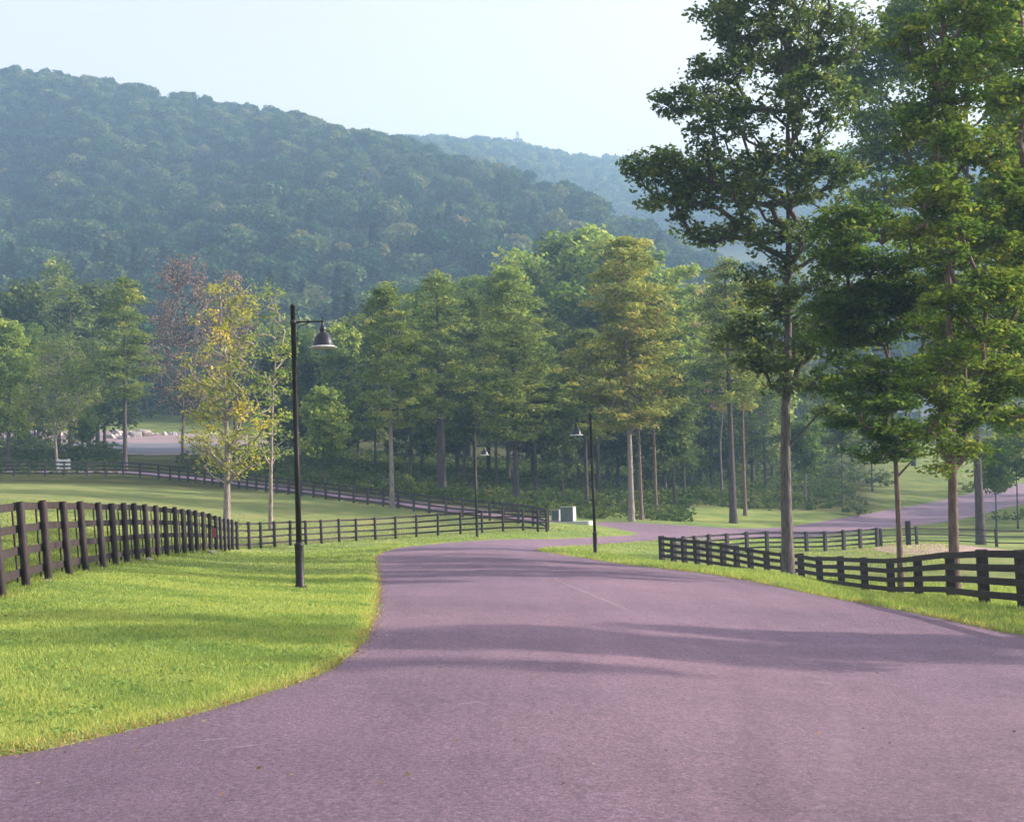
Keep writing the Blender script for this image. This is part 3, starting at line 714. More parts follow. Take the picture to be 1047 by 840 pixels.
for (px, _, d, ty, hw, cb, kind, leaf, bark, tr, seed, name, label) in TREES:
    rng = np.random.default_rng(100 + seed)
    b = base(px, d); topz = P(px, ty, d)[2]; H = topz - b[2]; W = hw * d / F
    far = d > 100
    if kind == 'pine':
        cl = pine_clusters(rng, H, W * 1.08, cb - .04, .72, 6, .06)
        dat = make_tree(seed, H, tr, cl, .95, 46, .40, flat=1.2, squash=.32, trunk_top=.99, wob=.006, wid=.34, tipr=.010, tint_sd=.25)
    elif kind == 'round':
        cl = blob_clusters(rng, round_blobs(rng, H, W, cb), 9)
        dat = make_tree(seed, H, tr, cl, .8, 34, .36, trunk_top=.85, tint_sd=.25)
    elif kind == 'open':
        cl = blob_clusters(rng, round_blobs(rng, H, W * 1.25, cb, 9, .34), 8.5)
        dat = make_tree(seed, H, tr, cl, .66, 24, .20, trunk_top=.8, wob=.05, tipr=.02, tint_sd=.3)
    else:
        cl = blob_clusters(rng, round_blobs(rng, H, W, cb, 10, .45), 10)
        dat = make_tree(seed, H, tr, cl, .75, 6, .24, trunk_top=.8, wob=.05, tipr=.026)
    o = tree_object(name, dat, BARK[bark], LEAF[leaf], b)
    tag(o, label, 'tree')

# the wood edge behind: prototypes copied, each tree of its own
protos = []
for k in range(6):
    rng = np.random.default_rng(500 + k); H = 15.0; W = 3.6
    if k % 3 == 1:
        cl = pine_clusters(rng, H, 3.2, .3, .9, 6, .1)
        dat = make_tree(600 + k, H, .2, cl, .95, 26, .42, flat=1.2, squash=.34, trunk_top=.99, wob=.006, wid=.36)
        nm = 'pine_tree'; lf = ('pine', 'dark')[k // 3]
    else:
        cl = blob_clusters(rng, round_blobs(rng, H, W, (.16, .26)[k // 3]), 8)
        dat = make_tree(600 + k, H, .19, cl, 1.0, 30, .46, tint_sd=.25)
        nm = 'leafy_tree'; lf = ('dark', 'dark', 'light', 'maple', 'dark', 'light')[k]
    (VT, QT), (VL, QL, tint) = dat
    protos.append((nm, npmesh('trunk', VT, [QT], [BARK['dark']], smooth=True), npmesh('crown', VL, [QL], [LEAF[lf]], attrs={'tint': ('FACE', tint)}), H))
def wood_tree(px, d, ty, k, label, group, rng):
    nm, mt, mc, H0 = protos[k]
    b = base(px, d); H = P(px, ty, d)[2] - b[2]
    s = H / H0; sx = s * (.85 + .35 * rng.random())
    root = empty(nm, b, rng.random() * 6.28); root.scale = (sx, sx, s)
    link('trunk', mt, root); link('crown', mc, root)
    tag(root, label, 'tree', group)
rng = np.random.default_rng(77)
WOOD = [(-12, 175, 310, 1), (18, 195, 285, 0), (60, 198, 262, 1), (100, 196, 288, 0), (84, 165, 372, 3), (10, 168, 380, 0), (22, 172, 330, 3), (40, 215, 290, 1), (72, 190, 285, 1), (90, 175, 345, 4), (107, 200, 310, 3), (36, 170, 375, 0), (150, 262, 352, 1), (205, 262, 345, 0), (176, 268, 360, 3), (230, 258, 350, 1), (118, 258, 350, 0),
        (285, 160, 350, 0), (305, 172, 335, 3), (322, 165, 362, 0), (350, 158, 330, 2), (366, 170, 320, 0), (384, 160, 345, 4), (420, 150, 325, 0), (432, 165, 300, 3), (468, 160, 320, 0), (475, 142, 345, 4), (500, 165, 290, 3), (508, 140, 350, 4),
        (545, 162, 300, 0), (562, 150, 320, 4), (578, 165, 292, 3), (575, 136, 372, 0), (592, 160, 330, 0), (612, 142, 340, 4), (622, 160, 300, 0), (632, 150, 330, 0), (664, 160, 305, 3), (680, 145, 360, 0), (700, 138, 390, 4), (716, 160, 330, 2), (728, 150, 362, 0), (745, 165, 340, 3), (770, 160, 345, 0), (783, 150, 380, 4), (790, 170, 350, 2), (815, 190, 372, 0), (840, 210, 385, 3), (862, 230, 392, 2), (885, 235, 400, 0),
        (540, 190, 252, 2), (600, 200, 228, 2), (570, 205, 240, 3), (632, 190, 238, 2), (655, 200, 250, 3), (478, 200, 280, 2), (440, 195, 290, 3), (680, 195, 275, 5), (395, 190, 300, 0), (720, 200, 290, 2), (770, 205, 300, 3),
        (915, 270, 405, 0), (960, 280, 398, 3), (985, 262, 395, 0), (1010, 275, 385, 3), (1035, 260, 380, 0), (1060, 240, 370, 2), (1000, 240, 420, 4), (905, 205, 405, 0), (872, 185, 398, 3), (850, 175, 410, 0)]
for q_, (sx_, sy_, sh_) in enumerate(((58, 102, 15), (64, 112, 17), (61, 123, 16), (70, 131, 18), (67, 142, 17), (76, 150, 19), (74, 160, 18), (86, 141, 18), (78, 119, 18))):
    nm, mt, mc, H0 = protos[(0, 3, 2)[q_ % 3]]; root = empty(nm, (sx_, sy_, T(sx_, sy_)), q_ * 1.1); root.scale = (sh_ / H0,) * 3
    link('trunk', mt, root); link('crown', mc, root); tag(root, 'leafy tree right of the side road, outside the picture', 'tree', 'trees beside the side road outside the right of the picture')
gl = 'leafy and pine trees crowding behind the front row of the wood'
for i, (px, d, ty, k) in enumerate(WOOD):
    if px < 200: lab = 'dark tree in the packed clump behind the white board sign'; g = 'trees of the clump at the left'
    elif px < 400: lab = 'dark tree crowded behind the nearest lamp pole'; g = 'trees crowded behind the nearest lamp'
    elif px > 800: lab = 'hazy tree on the slope behind the right hand maples and the house'; g = 'hazy trees behind the right slope'
    elif d > 188: lab = 'tall tree topping the wood behind the front row of pines'; g = 'tall trees topping the wood'
    else: lab = 'dark tree packed behind the front row of pines'; g = gl
    wood_tree(px, d, ty, k, lab, g, rng)

# ------------------------------------------------------------------ hillside forests
def hill_proto(seed, kind):
    rng = np.random.default_rng(seed)
    if kind == 0:
        n = 800; H = 15; W = 4.6
        bl = []
        for k in range(13):
            a = rng.random() * 6.28; rr = W * .62 * math.sqrt(rng.random()); z = 8 + 5.2 * (1 - (rr / W) ** 2) * (.6 + .4 * rng.random())
            s = 1.7 + .9 * rng.random(); bl.append((rr * math.cos(a), rr * math.sin(a), z, s, s, s * .8))
        bl = np.array(bl); c = rng.integers(0, len(bl), n)
        u = rng.normal(size=(n, 3)); u /= np.linalg.norm(u, axis=1)[:, None]; u *= (.75 + .3 * rng.random(n))[:, None]
        cen = bl[c, :3] + u * bl[c, 3:]
        skirt = rng.normal(size=(120, 3)) * np.array([W * .4, W * .4, 2.0]) + np.array([0, 0, 5]); cen = np.concatenate([cen, skirt])
        size = 1.0; flat = .3; wid = .8
    else:
        n = 620; H = 17; z = 3 + 14 * rng.random(n) ** 1.2; W = 2.9 * (1 - (z - 3) / 14.4) ** .8 + .1
        a = rng.random(n) * 6.28; rr = W * np.sqrt(rng.random(n) * .8 + .2)
        cen = np.stack([rr * np.cos(a), rr * np.sin(a), z - rr * .3], -1); size = 1.1; flat = .8; wid = .6
    V, Qd = leaf_geo(rng, cen, size, flat, wid)
    tint = np.clip(.5 + rng.normal(size=len(Qd)) * .28, 0, 1)
    me = npmesh('forest_crown', V, [Qd], [M_HILL if kind == 0 else M_HILLC], attrs={'tint': ('FACE', tint)})
    return bpy.data.objects.new('forest_crown', me)
HP = [hill_proto(900 + k, 0) for k in range(5)] + [hill_proto(950 + k, 1) for k in range(3)]

def forest(name, pts, which, scl, rz, label):
    me = bpy.data.meshes.new(name); me.vertices.add(len(pts)); me.vertices.foreach_set('co', np.asarray(pts, np.float32).ravel())
    for k, v, t in (('which', which, 'INT'), ('scl', scl, 'FLOAT'), ('rz', rz, 'FLOAT')):
        a = me.attributes.new(k, t, 'POINT'); a.data.foreach_set('value', np.asarray(v, np.int32 if t == 'INT' else np.float32))
    o = link(name, me); tag(o, label, kind='stuff')
    ng = bpy.data.node_groups.new(name, 'GeometryNodeTree')
    ng.interface.new_socket('Geometry', in_out='INPUT', socket_type='NodeSocketGeometry'); ng.interface.new_socket('Geometry', in_out='OUTPUT', socket_type='NodeSocketGeometry')
    gi = ng.nodes.new('NodeGroupInput'); go = ng.nodes.new('NodeGroupOutput')
    jn = ng.nodes.new('GeometryNodeJoinGeometry')
    for ob in reversed(HP):
        oi = ng.nodes.new('GeometryNodeObjectInfo'); oi.inputs['Object'].default_value = ob; oi.inputs['As Instance'].default_value = True
        ng.links.new(oi.outputs['Geometry'], jn.inputs[0])
    ip = ng.nodes.new('GeometryNodeInstanceOnPoints'); ng.links.new(gi.outputs[0], ip.inputs['Points']); ng.links.new(jn.outputs[0], ip.inputs['Instance'])
    ip.inputs['Pick Instance'].default_value = True
    def na(nm, t):
        n = ng.nodes.new('GeometryNodeInputNamedAttribute'); n.data_type = t; n.inputs['Name'].default_value = nm
        return [s for s in n.outputs if s.enabled and s.name == 'Attribute'][0]
    ng.links.new(na('which', 'INT'), ip.inputs['Instance Index'])
    cb = ng.nodes.new('ShaderNodeCombineXYZ'); ng.links.new(na('rz', 'FLOAT'), cb.inputs[2]); ng.links.new(cb.outputs[0], ip.inputs['Rotation'])
    ng.links.new(na('scl', 'FLOAT'), ip.inputs['Scale'])
    ng.links.new(ip.outputs[0], go.inputs[0])
    md = o.modifiers.new('scatter', 'NODES'); md.node_group = ng
    return o
def scatter(rng, r0, r1, sp, amin=-.43, amax=.43):
    n = int((amax - amin) * .5 * (r1 * r1 - r0 * r0) / (sp * sp))
    a = rng.uniform(amin, amax, n * 2); r = np.sqrt(rng.uniform(r0 * r0, r1 * r1, n * 2))
    x = r * np.sin(a); y = r * np.cos(a)
    # thin out to keep spacing
    cell = {}; keep = []
    for i in range(len(x)):
        k = (int(x[i] // (sp * .8)), int(y[i] // (sp * .8)))
        if k in cell: continue
        cell[k] = 1; keep.append(i)
        if len(keep) >= n: break
    keep = np.array(keep); return x[keep], y[keep], a[keep], r[keep]
rng = np.random.default_rng(5)
x, y, a, r = scatter(rng, 255, 800, 7.0)
ridge = np.interp(a, [-.43, -.2, -.08, .03, .12, .43], [740, 720, 670, 630, 590, 590])
open_left = (a < -.17) & (r < 268)
extra = scatter(rng, 600, 790, 5.4)
x, y, a, r = (np.concatenate(q_) for q_ in zip((x, y, a, r), extra)); ridge = np.interp(a, [-.43, -.2, -.08, .03, .12, .43], [740, 720, 670, 630, 590, 590]); big = None; open_left = (a < -.17) & (r < 268)
k = (r < ridge + 25) & ~open_left & ~((a > .17) & (r < 320))
x, y, a, r = x[k], y[k], a[k], r[k]
z = T(x, y)
con = rng.random(len(x)) < np.clip(.45 - (r - 300) / 500, .0, .4)
which = np.where(con, 5 + rng.integers(0, 3, len(x)), rng.integers(0, 5, len(x)))
big = rng.random(len(x)) ** 2
forest('hillside_forest', np.stack([x, y, z - .6], -1), which, (.80 + .72 * big) * (1 - .42 * np.clip((r - 420) / 250, 0, 1)), rng.random(len(x)) * 6.28,
       'dense mixed forest covering the near hillside below the skyline')
x, y, a, r = scatter(rng, 860, 1240, 9.5, -.14, .43)
z = T(x, y); 
forest('far_ridge_forest', np.stack([x, y, z - 2], -1), rng.integers(0, 5, len(x)), .95 + .5 * rng.random(len(x)), rng.random(len(x)) * 6.28,
       'pale hazy forest covering the far ridge behind the near hill')

# undergrowth (stuff): leaf clumps on the woodland floor and meadow weeds
def undergrowth(name, pts, hs, nl, ls, mat, label, seed):
    rng = np.random.default_rng(seed); K = len(pts)
    cid = np.repeat(np.arange(K), nl); off = rng.normal(size=(len(cid), 3)); off /= np.linalg.norm(off, axis=1)[:, None]; off *= (rng.random(len(cid)) ** .4)[:, None]
    off[:, 2] = np.abs(off[:, 2]); off *= hs[cid][:, None] * np.array([1.5, 1.3, 1.0])
    V, Qd = leaf_geo(rng, pts[cid] + off, ls, .5, .6)
    tint = np.clip(.45 + rng.normal(size=K)[cid] * .25 + rng.normal(size=len(cid)) * .13, 0, 1)
    o = link(name, npmesh(name, V, [Qd], [mat], attrs={'tint': ('FACE', tint)})); tag(o, label, kind='stuff')
rng = np.random.default_rng(8)
n = 9000; a = rng.uniform(-.38, .40, n); r = np.sqrt(rng.uniform(104 ** 2, 188 ** 2, n)); x = r * np.sin(a); y = r * np.cos(a)
sdr = np.minimum(sdist(x, y, road_poly), sdist(x, y, lane_poly)); sdf = sdist(x, y, fieldL)
k = (sdr > 3.2) & (sdf > 3.5) & ~((a > .235) & (r > 140)) & ~((a > .15) & (rng.random(n) < .3)) & ~((a > .12) & (r < 128)) & ~((a > -.27) & (a < -.19) & (r > 150))
pts = np.stack([x, y, T(x, y)], -1)[k]
undergrowth('undergrowth', pts, .3 + .7 * rng.random(len(pts)) ** 1.8 + np.clip((np.hypot(pts[:, 0], pts[:, 1]) - 140) / 40, 0, 1) * 1.1 * rng.random(len(pts)), 20, .34, M_SHRUB, 'green undergrowth and weeds filling the wood floor under the pines', 9)

# ------------------------------------------------------------------ grass blades near the camera
def grass(name, n, r0, r1, a0_, a1_, hgt, wd, cond, label, seed, mat, clump=True):
    rng = np.random.default_rng(seed)
    a = rng.uniform(a0_, a1_, n); r = r0 * (r1 / r0) ** (rng.random(n)); x = r * np.sin(a); y = r * np.cos(a)
    if clump:
        m = n // 14; sub = rng.integers(0, m, n); x = x[sub] + rng.normal(size=n) * .05 * r ** .5; y = y[sub] + rng.normal(size=n) * .07 * r ** .5; r = np.hypot(x, y)
    sd = sdist(x, y, road_poly); k = cond(x, y, sd); x = x[k]; y = y[k]; r = r[k]; sd = sd[k]; n = len(x)
    z = T(x, y) + .05 * np.clip(sd / np.maximum(.07, .011 * r), -1, 1) - .005
    h = hgt * (.5 + .9 * rng.random(n)) * (1 + r / 50); w = wd * (r / 10) * (.7 + .6 * rng.random(n))
    th = rng.random(n) * 6.28; dx = np.cos(th) * w; dy = np.sin(th) * w
    ln = rng.normal(size=(n, 2)) * h[:, None] * .45
    V = np.stack([np.stack([x - dx, y - dy, z], -1), np.stack([x + dx, y + dy, z], -1), np.stack([x + ln[:, 0], y + ln[:, 1], z + h], -1)], 1).reshape(-1, 3)
    gn = np.sin(x * .9 + 2 * np.sin(y * .5)) * .45 + np.sin(y * 1.7 + x * .6) * .4 + np.sin(y * 4.1 + 2 * np.sin(x * 1.9)) * .35 + np.sin(x * 3.1 + y * 2.3) * .3
    dry = np.clip(1 - (sd - .0) / .28, 0, 1) * (rng.random(n) < .6)
    tint = np.clip(.47 + gn * .16 + rng.normal(size=n) * .17, 0, .80) * (1 - dry) + dry * .97
    o = link(name, npmesh(name, V, [np.arange(3 * n).reshape(n, 3)], [mat], attrs={'tint': ('FACE', tint)})); tag(o, label, kind='stuff')
M_GRASS = mat_leaf('grass_blades', [(0, (.13, .215, .08)), (.35, (.24, .34, .10)), (.65, (.40, .45, .13)), (.82, (.52, .52, .18)), (.93, (.38, .27, .12)), (1, (.30, .19, .10))], .35)
sL_fn = lambda x, y: sdist(x, y, fieldL)
grass('lawn_grass', 360000, 8.0, 34, -.42, .02, .028, .0045, lambda x, y, sd: (sd > .0) & (sL_fn(x, y) > -.6), 'bright mown lawn grass left of the road', 21, M_GRASS)
grass('lawn_tufts', 110000, 30, 95, -.42, .30, .03, .004, lambda x, y, sd: (sd > .05), 'short grass of the farther lawn and field', 27, M_GRASS)
grass('lawn_edge_grass', 90000, 8.0, 60, -.42, .42, .05, .004, lambda x, y, sd: (sd > -.10) & (sd < .35) & (sL_fn(x, y) > -.6), 'ragged dry grass along the asphalt edge', 22, M_GRASS, False)
grass('verge_grass', 120000, 20, 66, .05, .42, .06, .0038, lambda x, y, sd: (sd > .0) & (sd < 14), 'bright verge grass right of the road in front of the black fence', 23, M_GRASS)
grass('field_grass', 110000, 14, 60, -.42, -.1, .05, .0045, lambda x, y, sd: (sL_fn(x, y) < .25) & (sd > 0), 'rougher field grass behind the left fence', 24,
      mat_leaf('field_grass_blades', [(0, (.13, .19, .05)), (.5, (.25, .30, .08)), (.85, (.38, .36, .12)), (1, (.36, .26, .14))], .3))

rng = np.random.default_rng(61)
n = 26000; a = rng.uniform(-.42, .42, n); r = 8 * (50 / 8) ** rng.random(n); x = r * np.sin(a); y = r * np.cos(a)
sd = sdist(x, y, road_poly); k = (sd < .06) & (sd > -.10 - .25 * rng.random(n) ** 6); x = x[k]; y = y[k]; r = r[k]
n2_ = 140; a = rng.uniform(-.42, .42, n2_); r2_ = 8 * (30 / 8) ** rng.random(n2_); x = np.concatenate([x, r2_ * np.sin(a)]); y = np.concatenate([y, r2_ * np.cos(a)])
V, Qd = leaf_geo(rng, np.stack([x, y, T(x, y) + .02], -1), .035, 3.0, .7)
o = link('leaf_litter', npmesh('leaf_litter', V, [Qd], [mat_leaf('dry_litter', [(0, (.12, .07, .05)), (.6, (.30, .18, .10)), (1, (.50, .38, .22))], .1)], attrs={'tint': ('FACE', rng.random(len(Qd)))})); tag(o, 'dry leaves and crumbs of earth along the asphalt edge', kind='stuff')

rng = np.random.default_rng(62)
K = 240; a = rng.uniform(-.42, -.02, K); r = 9 * (32 / 9) ** rng.random(K); x = r * np.sin(a); y = r * np.cos(a); k = (sdist(x, y, road_poly) > .1) & (sL_fn(x, y) > -.5); x = x[k]; y = y[k]
K = len(x); cid = np.repeat(np.arange(K), 16); sp_ = .05 + .10 * rng.random(K)
off = rng.normal(size=(len(cid), 2)) * sp_[cid][:, None]; X_ = x[cid] + off[:, 0]; Y_ = y[cid] + off[:, 1]
V, Qd = leaf_geo(rng, np.stack([X_, Y_, T(X_, Y_) + .06 + .02 * rng.random(len(cid))], -1), .045, 1.6, .8)
o = link('clover_and_weeds', npmesh('clover_and_weeds', V, [Qd], [mat_leaf('clover', [(0, (.16, .27, .09)), (.7, (.24, .36, .11)), (.9, (.36, .38, .14)), (1, (.45, .34, .17))], .35)], attrs={'tint': ('FACE', rng.random(len(Qd)) * .65 + .35 * (rng.random(K)[cid] > .85))})); tag(o, 'patches of clover, weeds and dry leaves in the left lawn', kind='stuff')

# ------------------------------------------------------------------ fences
def resample(path, step, end=True):
    p = np.asarray(path, float); seg = np.linalg.norm(np.diff(p, axis=0), axis=1); s = np.concatenate([[0], np.cumsum(seg)])
    n = max(1, round(s[-1] / step)); t = np.linspace(0, s[-1], n + 1)
    return np.stack([np.interp(t, s, p[:, 0]), np.interp(t, s, p[:, 1])], 1)
def fence(name, path, step, H, label, group=None, side=1, rails=4, post_r=.075, mat=None, square=False, board=.14, batten=False, seed=0, face=False, smooth_it=1, lean=(1.0, 1.0)):
    mat = mat or M_FENCE; rng = random.Random(seed)
    pts = np.array(path, float) if step is None else resample(smooth(path, smooth_it, False), step)
    z = T(pts[:, 0], pts[:, 1]) + .03
    origin = np.array([pts[0, 0], pts[0, 1], z[0]])
    root = empty(name, origin); tag(root, label, 'fence', group)
    mb = MB()
    if square: mb.box(-post_r, post_r, -post_r, post_r, -.4, H, .012)
    else: mb.lathe([(post_r * 1.02, -.4), (post_r, .3), (post_r * .97, H - .02), (post_r * .85, H)], 12)
    me = mb.mesh('post', mat, not square)
    bm = None
    if batten:
        b = MB(); b.box(-.028, .028, -.012, .012, .1, H - .06, .003); bm = b.mesh('batten', mat)
    tang = np.gradient(pts, axis=0); tang /= np.linalg.norm(tang, axis=1)[:, None]
    nrm = np.stack([-tang[:, 1], tang[:, 0]], 1) * side
    ln = np.radians(np.linspace(lean[0], lean[1], len(pts))); lo = nrm * np.tan(ln)[:, None]
    for i, p in enumerate(pts):
        o = link('post', me, root, (p[0] - origin[0], p[1] - origin[1], z[i] - origin[2]))
        o.rotation_euler = (-side * ln[i] + rng.uniform(-.012, .012), rng.uniform(-.012, .012), math.atan2(tang[i, 1], tang[i, 0]))
        o.scale = (1, 1, 1 + rng.uniform(-.012, .012))
        if batten and i < len(pts) - 1:
            q = p + nrm[i] * (post_r + .065) + tang[i] * .1 + lo[i] * .12
            o = link('batten', bm, root, (q[0] - origin[0], q[1] - origin[1], z[i] - origin[2])); o.rotation_euler = (-side * ln[i], 0, math.atan2(tang[i, 1], tang[i, 0]))
    top = H - .10; bot = .26
    for k in range(rails):
        hz = bot + (top - bot) * k / (rails - 1) if rails > 1 else top
        m = MB()
        for i in range(len(pts) - 1):
            a = pts[i] + nrm[i] * (post_r + .018) + lo[i] * hz; b = pts[i + 1] + nrm[i + 1] * (post_r + .018) + lo[i + 1] * hz
            za = z[i] + hz + rng.uniform(-.012, .012); zb = z[i + 1] + hz + rng.uniform(-.012, .012)
            d = b - a; L = np.linalg.norm(d); u = d / L; nn_ = np.array([-u[1], u[0]]) * .016; ov = 0.0
            a3 = np.array([a[0], a[1], za]) - origin + np.array([u[0], u[1], 0]) * .004; b3 = np.array([b[0], b[1], zb]) - origin - np.array([u[0], u[1], 0]) * .004
            V = []
            for q in (a3, b3):
                for sx, sz in ((-1, -1), (1, -1), (1, 1), (-1, 1)):
                    V.append(q + np.array([nn_[0] * sx, nn_[1] * sx, sz * board / 2]))
            m.add(V, [(0, 3, 2, 1), (4, 5, 6, 7), (0, 1, 5, 4), (1, 2, 6, 5), (2, 3, 7, 6), (3, 0, 4, 7)])
        m.build('rail', mat, root)
    return root
fence('board_fence', fenceL, None, 1.47, 'near dark brown board fence with round posts along the left lawn', side=1, batten=True, seed=1, board=.13, post_r=.072, lean=(5.5, .8))
fence('board_fence', fenceM, None, 1.38, 'dark board fence crossing behind the nearest lamp to the far end of the lawn', side=1, seed=2, post_r=.08, board=.10)
fence('board_fence', fenceF, None, 1.35, 'long far board fence running along the back of the left field', side=1, seed=3, mat=M_FENCE2, square=True, post_r=.075, board=.13)
fence('board_fence', fenceR, None, 1.22, 'black board fence with square posts along the right verge beside the road', side=-1, seed=4, square=True, post_r=.11, board=.15, smooth_it=2)
fence('board_fence', fenceB, None, 1.12, 'brown board fence at the back of the right paddock beside the side road', side=1, seed=5, square=True, post_r=.085, board=.10, mat=M_FENCE2, smooth_it=2)
fence('board_fence', fenceB2, 2.5, 1.05, 'faint thin rail fence right of the sand path opening', side=1, seed=6, square=True, post_r=.07, board=.07, rails=3, mat=M_FENCE2)
fence('board_fence', [P(186, 476, 146)[:2], P(215, 476, 147)[:2], P(250, 478, 150)[:2]], 2.2, 1.2, 'short red brown fence behind the trunk of the yellowing maple', side=1, seed=7, square=True, rails=3, mat=M_BROWN)
gp = base(929, 80.5)
g = MB(); g.box(-.13, .13, -.13, .13, -.4, 1.42, .02); go_ = g.build('gate_post', M_FENCE); go_.location = gp
tag(go_, 'thick black gate post at the sand path opening of the right paddock', 'gate post')

# ------------------------------------------------------------------ lamps
def lamp(px, d, direc, label, Hh=5.5):
    b = base(px, d); b[2] += .04
    root = empty('street_lamp', b, 0 if direc > 0 else math.pi); tag(root, label, 'street lamp', 'black street lamps along the road'); root.rotation_euler = (0, R(-.7) * direc, root.rotation_euler[2])
    m = MB(); m.lathe([(.0575, .86), (.052, 2.6), (.046, Hh - .03), (.05, Hh - .028), (.05, Hh - .005), (.03, Hh + .01), (.012, Hh + .03)], 20); m.build('pole', M_POLE, root, True)
    m = MB(); m.lathe([(.105, .03), (.1, .06), (.085, .09), (.083, .80), (.092, .83), (.092, .86), (.07, .885), (.06, .90)], 24); m.build('base_sleeve', M_POLE, root, True)
    m = MB(); m.lathe([(.17, -.25), (.17, .012), (.155, .03)], 24)
    for k in range(4):
        a = k * math.pi / 2 + .78; m.lathe([(.014, .03), (.014, .055)], 6, .135 * math.cos(a), .135 * math.sin(a))
    m.build('base_plate', M_POLE, root)
    za = Hh - .34
    m = MB(); m.tube([(.03, 0, za), (.30, 0, za + .006), (.57, 0, za)], .017, 10)
    m.lathe([(.024, za - .03), (.024, za + .03)], 12, .57, 0)
    m.tube([(.29, 0, za - .035), (.29, 0, za + .05)], .014, 8); m.tube([(.27, -.03, za), (.27, .03, za)], .014, 8)
    m.lathe([(.058, za - .05), (.058, za + .05)], 16); m.tube([(.57, 0, za + .02), (.57, 0, za + .10)], [.016, .004], 8); m.build('arm', M_POLE, root, True)
    m = MB(); pts = [(.052, 0, za - .36), (.075, 0, za - .30), (.08, 0, za - .18), (.10, 0, za - .10), (.16, 0, za - .055), (.24, 0, za - .045), (.29, 0, za - .02)]
    m.tube(pts, .009, 8); m.tube([(.05, 0, Hh - .18), (.085, 0, Hh - .17), (.088, 0, Hh - .12), (.075, 0, Hh - .10)], .008, 6)
    m.build('scroll_bracket', M_POLE, root, True)
    m = MB(); zc = za - .02
    prof = [(.02, zc), (.022, zc - .05), (.045, zc - .075), (.062, zc - .105), (.066, zc - .14), (.055, zc - .17), (.058, zc - .19), (.082, zc - .20), (.118, zc - .23), (.152, zc - .275), (.178, zc - .33), (.195, zc - .39), (.206, zc - .43), (.222, zc - .465)]
    m.lathe(prof, 28, .57, 0, closed=False); sh = m.build('lamp_shade', M_SHADE, root, True)
    m = MB(); m.lathe([(.222, zc - .463), (.275, zc - .488), (.278, zc - .494), (.215, zc - .478), (.19, zc - .43), (.12, zc - .30), (.02, zc - .22)], 28, .57, 0, closed=False); m.build('rim', M_RIM, sh, True)
    m = MB(); m.lathe([(.05, zc - .30), (.09, zc - .36), (.10, zc - .42), (.07, zc - .47), (.02, zc - .49)], 18, .57, 0); m.build('bulb_glass', M_GLASS, sh, True)
    return root
lamp(307, 27.4, 1, 'nearest and largest black street lamp, standing on the left lawn')
lamp(609, 55, -1, 'black street lamp on the grass tongue, its shade hanging to the left')
lamp(488, 80.5, 1, 'farthest and smallest black street lamp, beside the end stretch of the board fence')

# ------------------------------------------------------------------ small things
b = base(581, 100); root = empty('utility_cabinet', b, R(-18)); root.scale = (.84, .84, .88); tag(root, 'large grey green utility cabinet with pale side on a concrete pad', 'utility cabinet')
m = MB(); m.box(-.55, .55, -.45, .45, .12, 1.22, .03); m.build('body', M_CAB, root)
m = MB(); m.box(-.58, .58, -.50, .48, 1.222, 1.30, .02); m.build('lid', M_CAB2, root)
m = MB(); m.box(.552, .575, -.40, .40, .16, 1.18, .008); m.build('side_panel', M_WHITE, root)
m = MB(); m.box(-.50, -.01, -.474, -.452, .18, 1.16, .006); m.box(.01, .50, -.474, -.452, .18, 1.16, .006); dr = m.build('door', M_CAB, root)
m = MB(); m.box(-.06, -.03, -.49, -.476, .6, .75, .004); m.build('handle', M_POLE, dr)
m = MB(); m.box(-.75, 1.95, -.65, .65, -.3, .115, .02); m.build('pad', M_CONC, root)
b = base(568.5, 101); root = empty('utility_cabinet', b, R(-12)); tag(root, 'small pale utility box left of the large grey green cabinet', 'utility cabinet')
m = MB(); m.box(-.3, .3, -.28, .28, .0, .78, .03); m.build('body', M_CAB2, root)
m = MB(); m.box(-.33, .33, -.32, .30, .782, .83, .015); m.build('lid', M_CAB2, root)
m = MB(); m.box(-.25, .25, -.30, -.283, .08, .72, .006); m.build('door', M_CAB, root)
b = base(65, 131.5); root = empty('board_sign', b, R(4)); tag(root, 'white slatted board standing behind the far left fence', 'sign')
m = MB()
for k in range(3): m.box(-.62, .62, -.02, .02, .42 + k * .37, .70 + k * .37, .006)
m.build('board', M_WHITE, root)
m = MB(); m.box(-.50, -.42, .022, .10, -.3, 1.5, .008); m.build('leg', M_WHITE, root); m = MB(); m.box(.42, .50, .022, .10, -.3, 1.5, .008); m.build('leg', M_WHITE, root)
b = base(934, 195); root = empty('litter_bin', b); tag(root, 'small dark bin standing on the bright grass slope', 'bin')
m = MB(); m.lathe([(.30, 0), (.36, .1), (.40, 1.15), (.42, 1.17), (.42, 1.22)], 20); m.build('body', M_BIN, root, True)
m = MB(); m.lathe([(.43, 1.222), (.44, 1.28), (.30, 1.42), (.05, 1.48)], 20); m.build('lid', M_BIN, root, True)

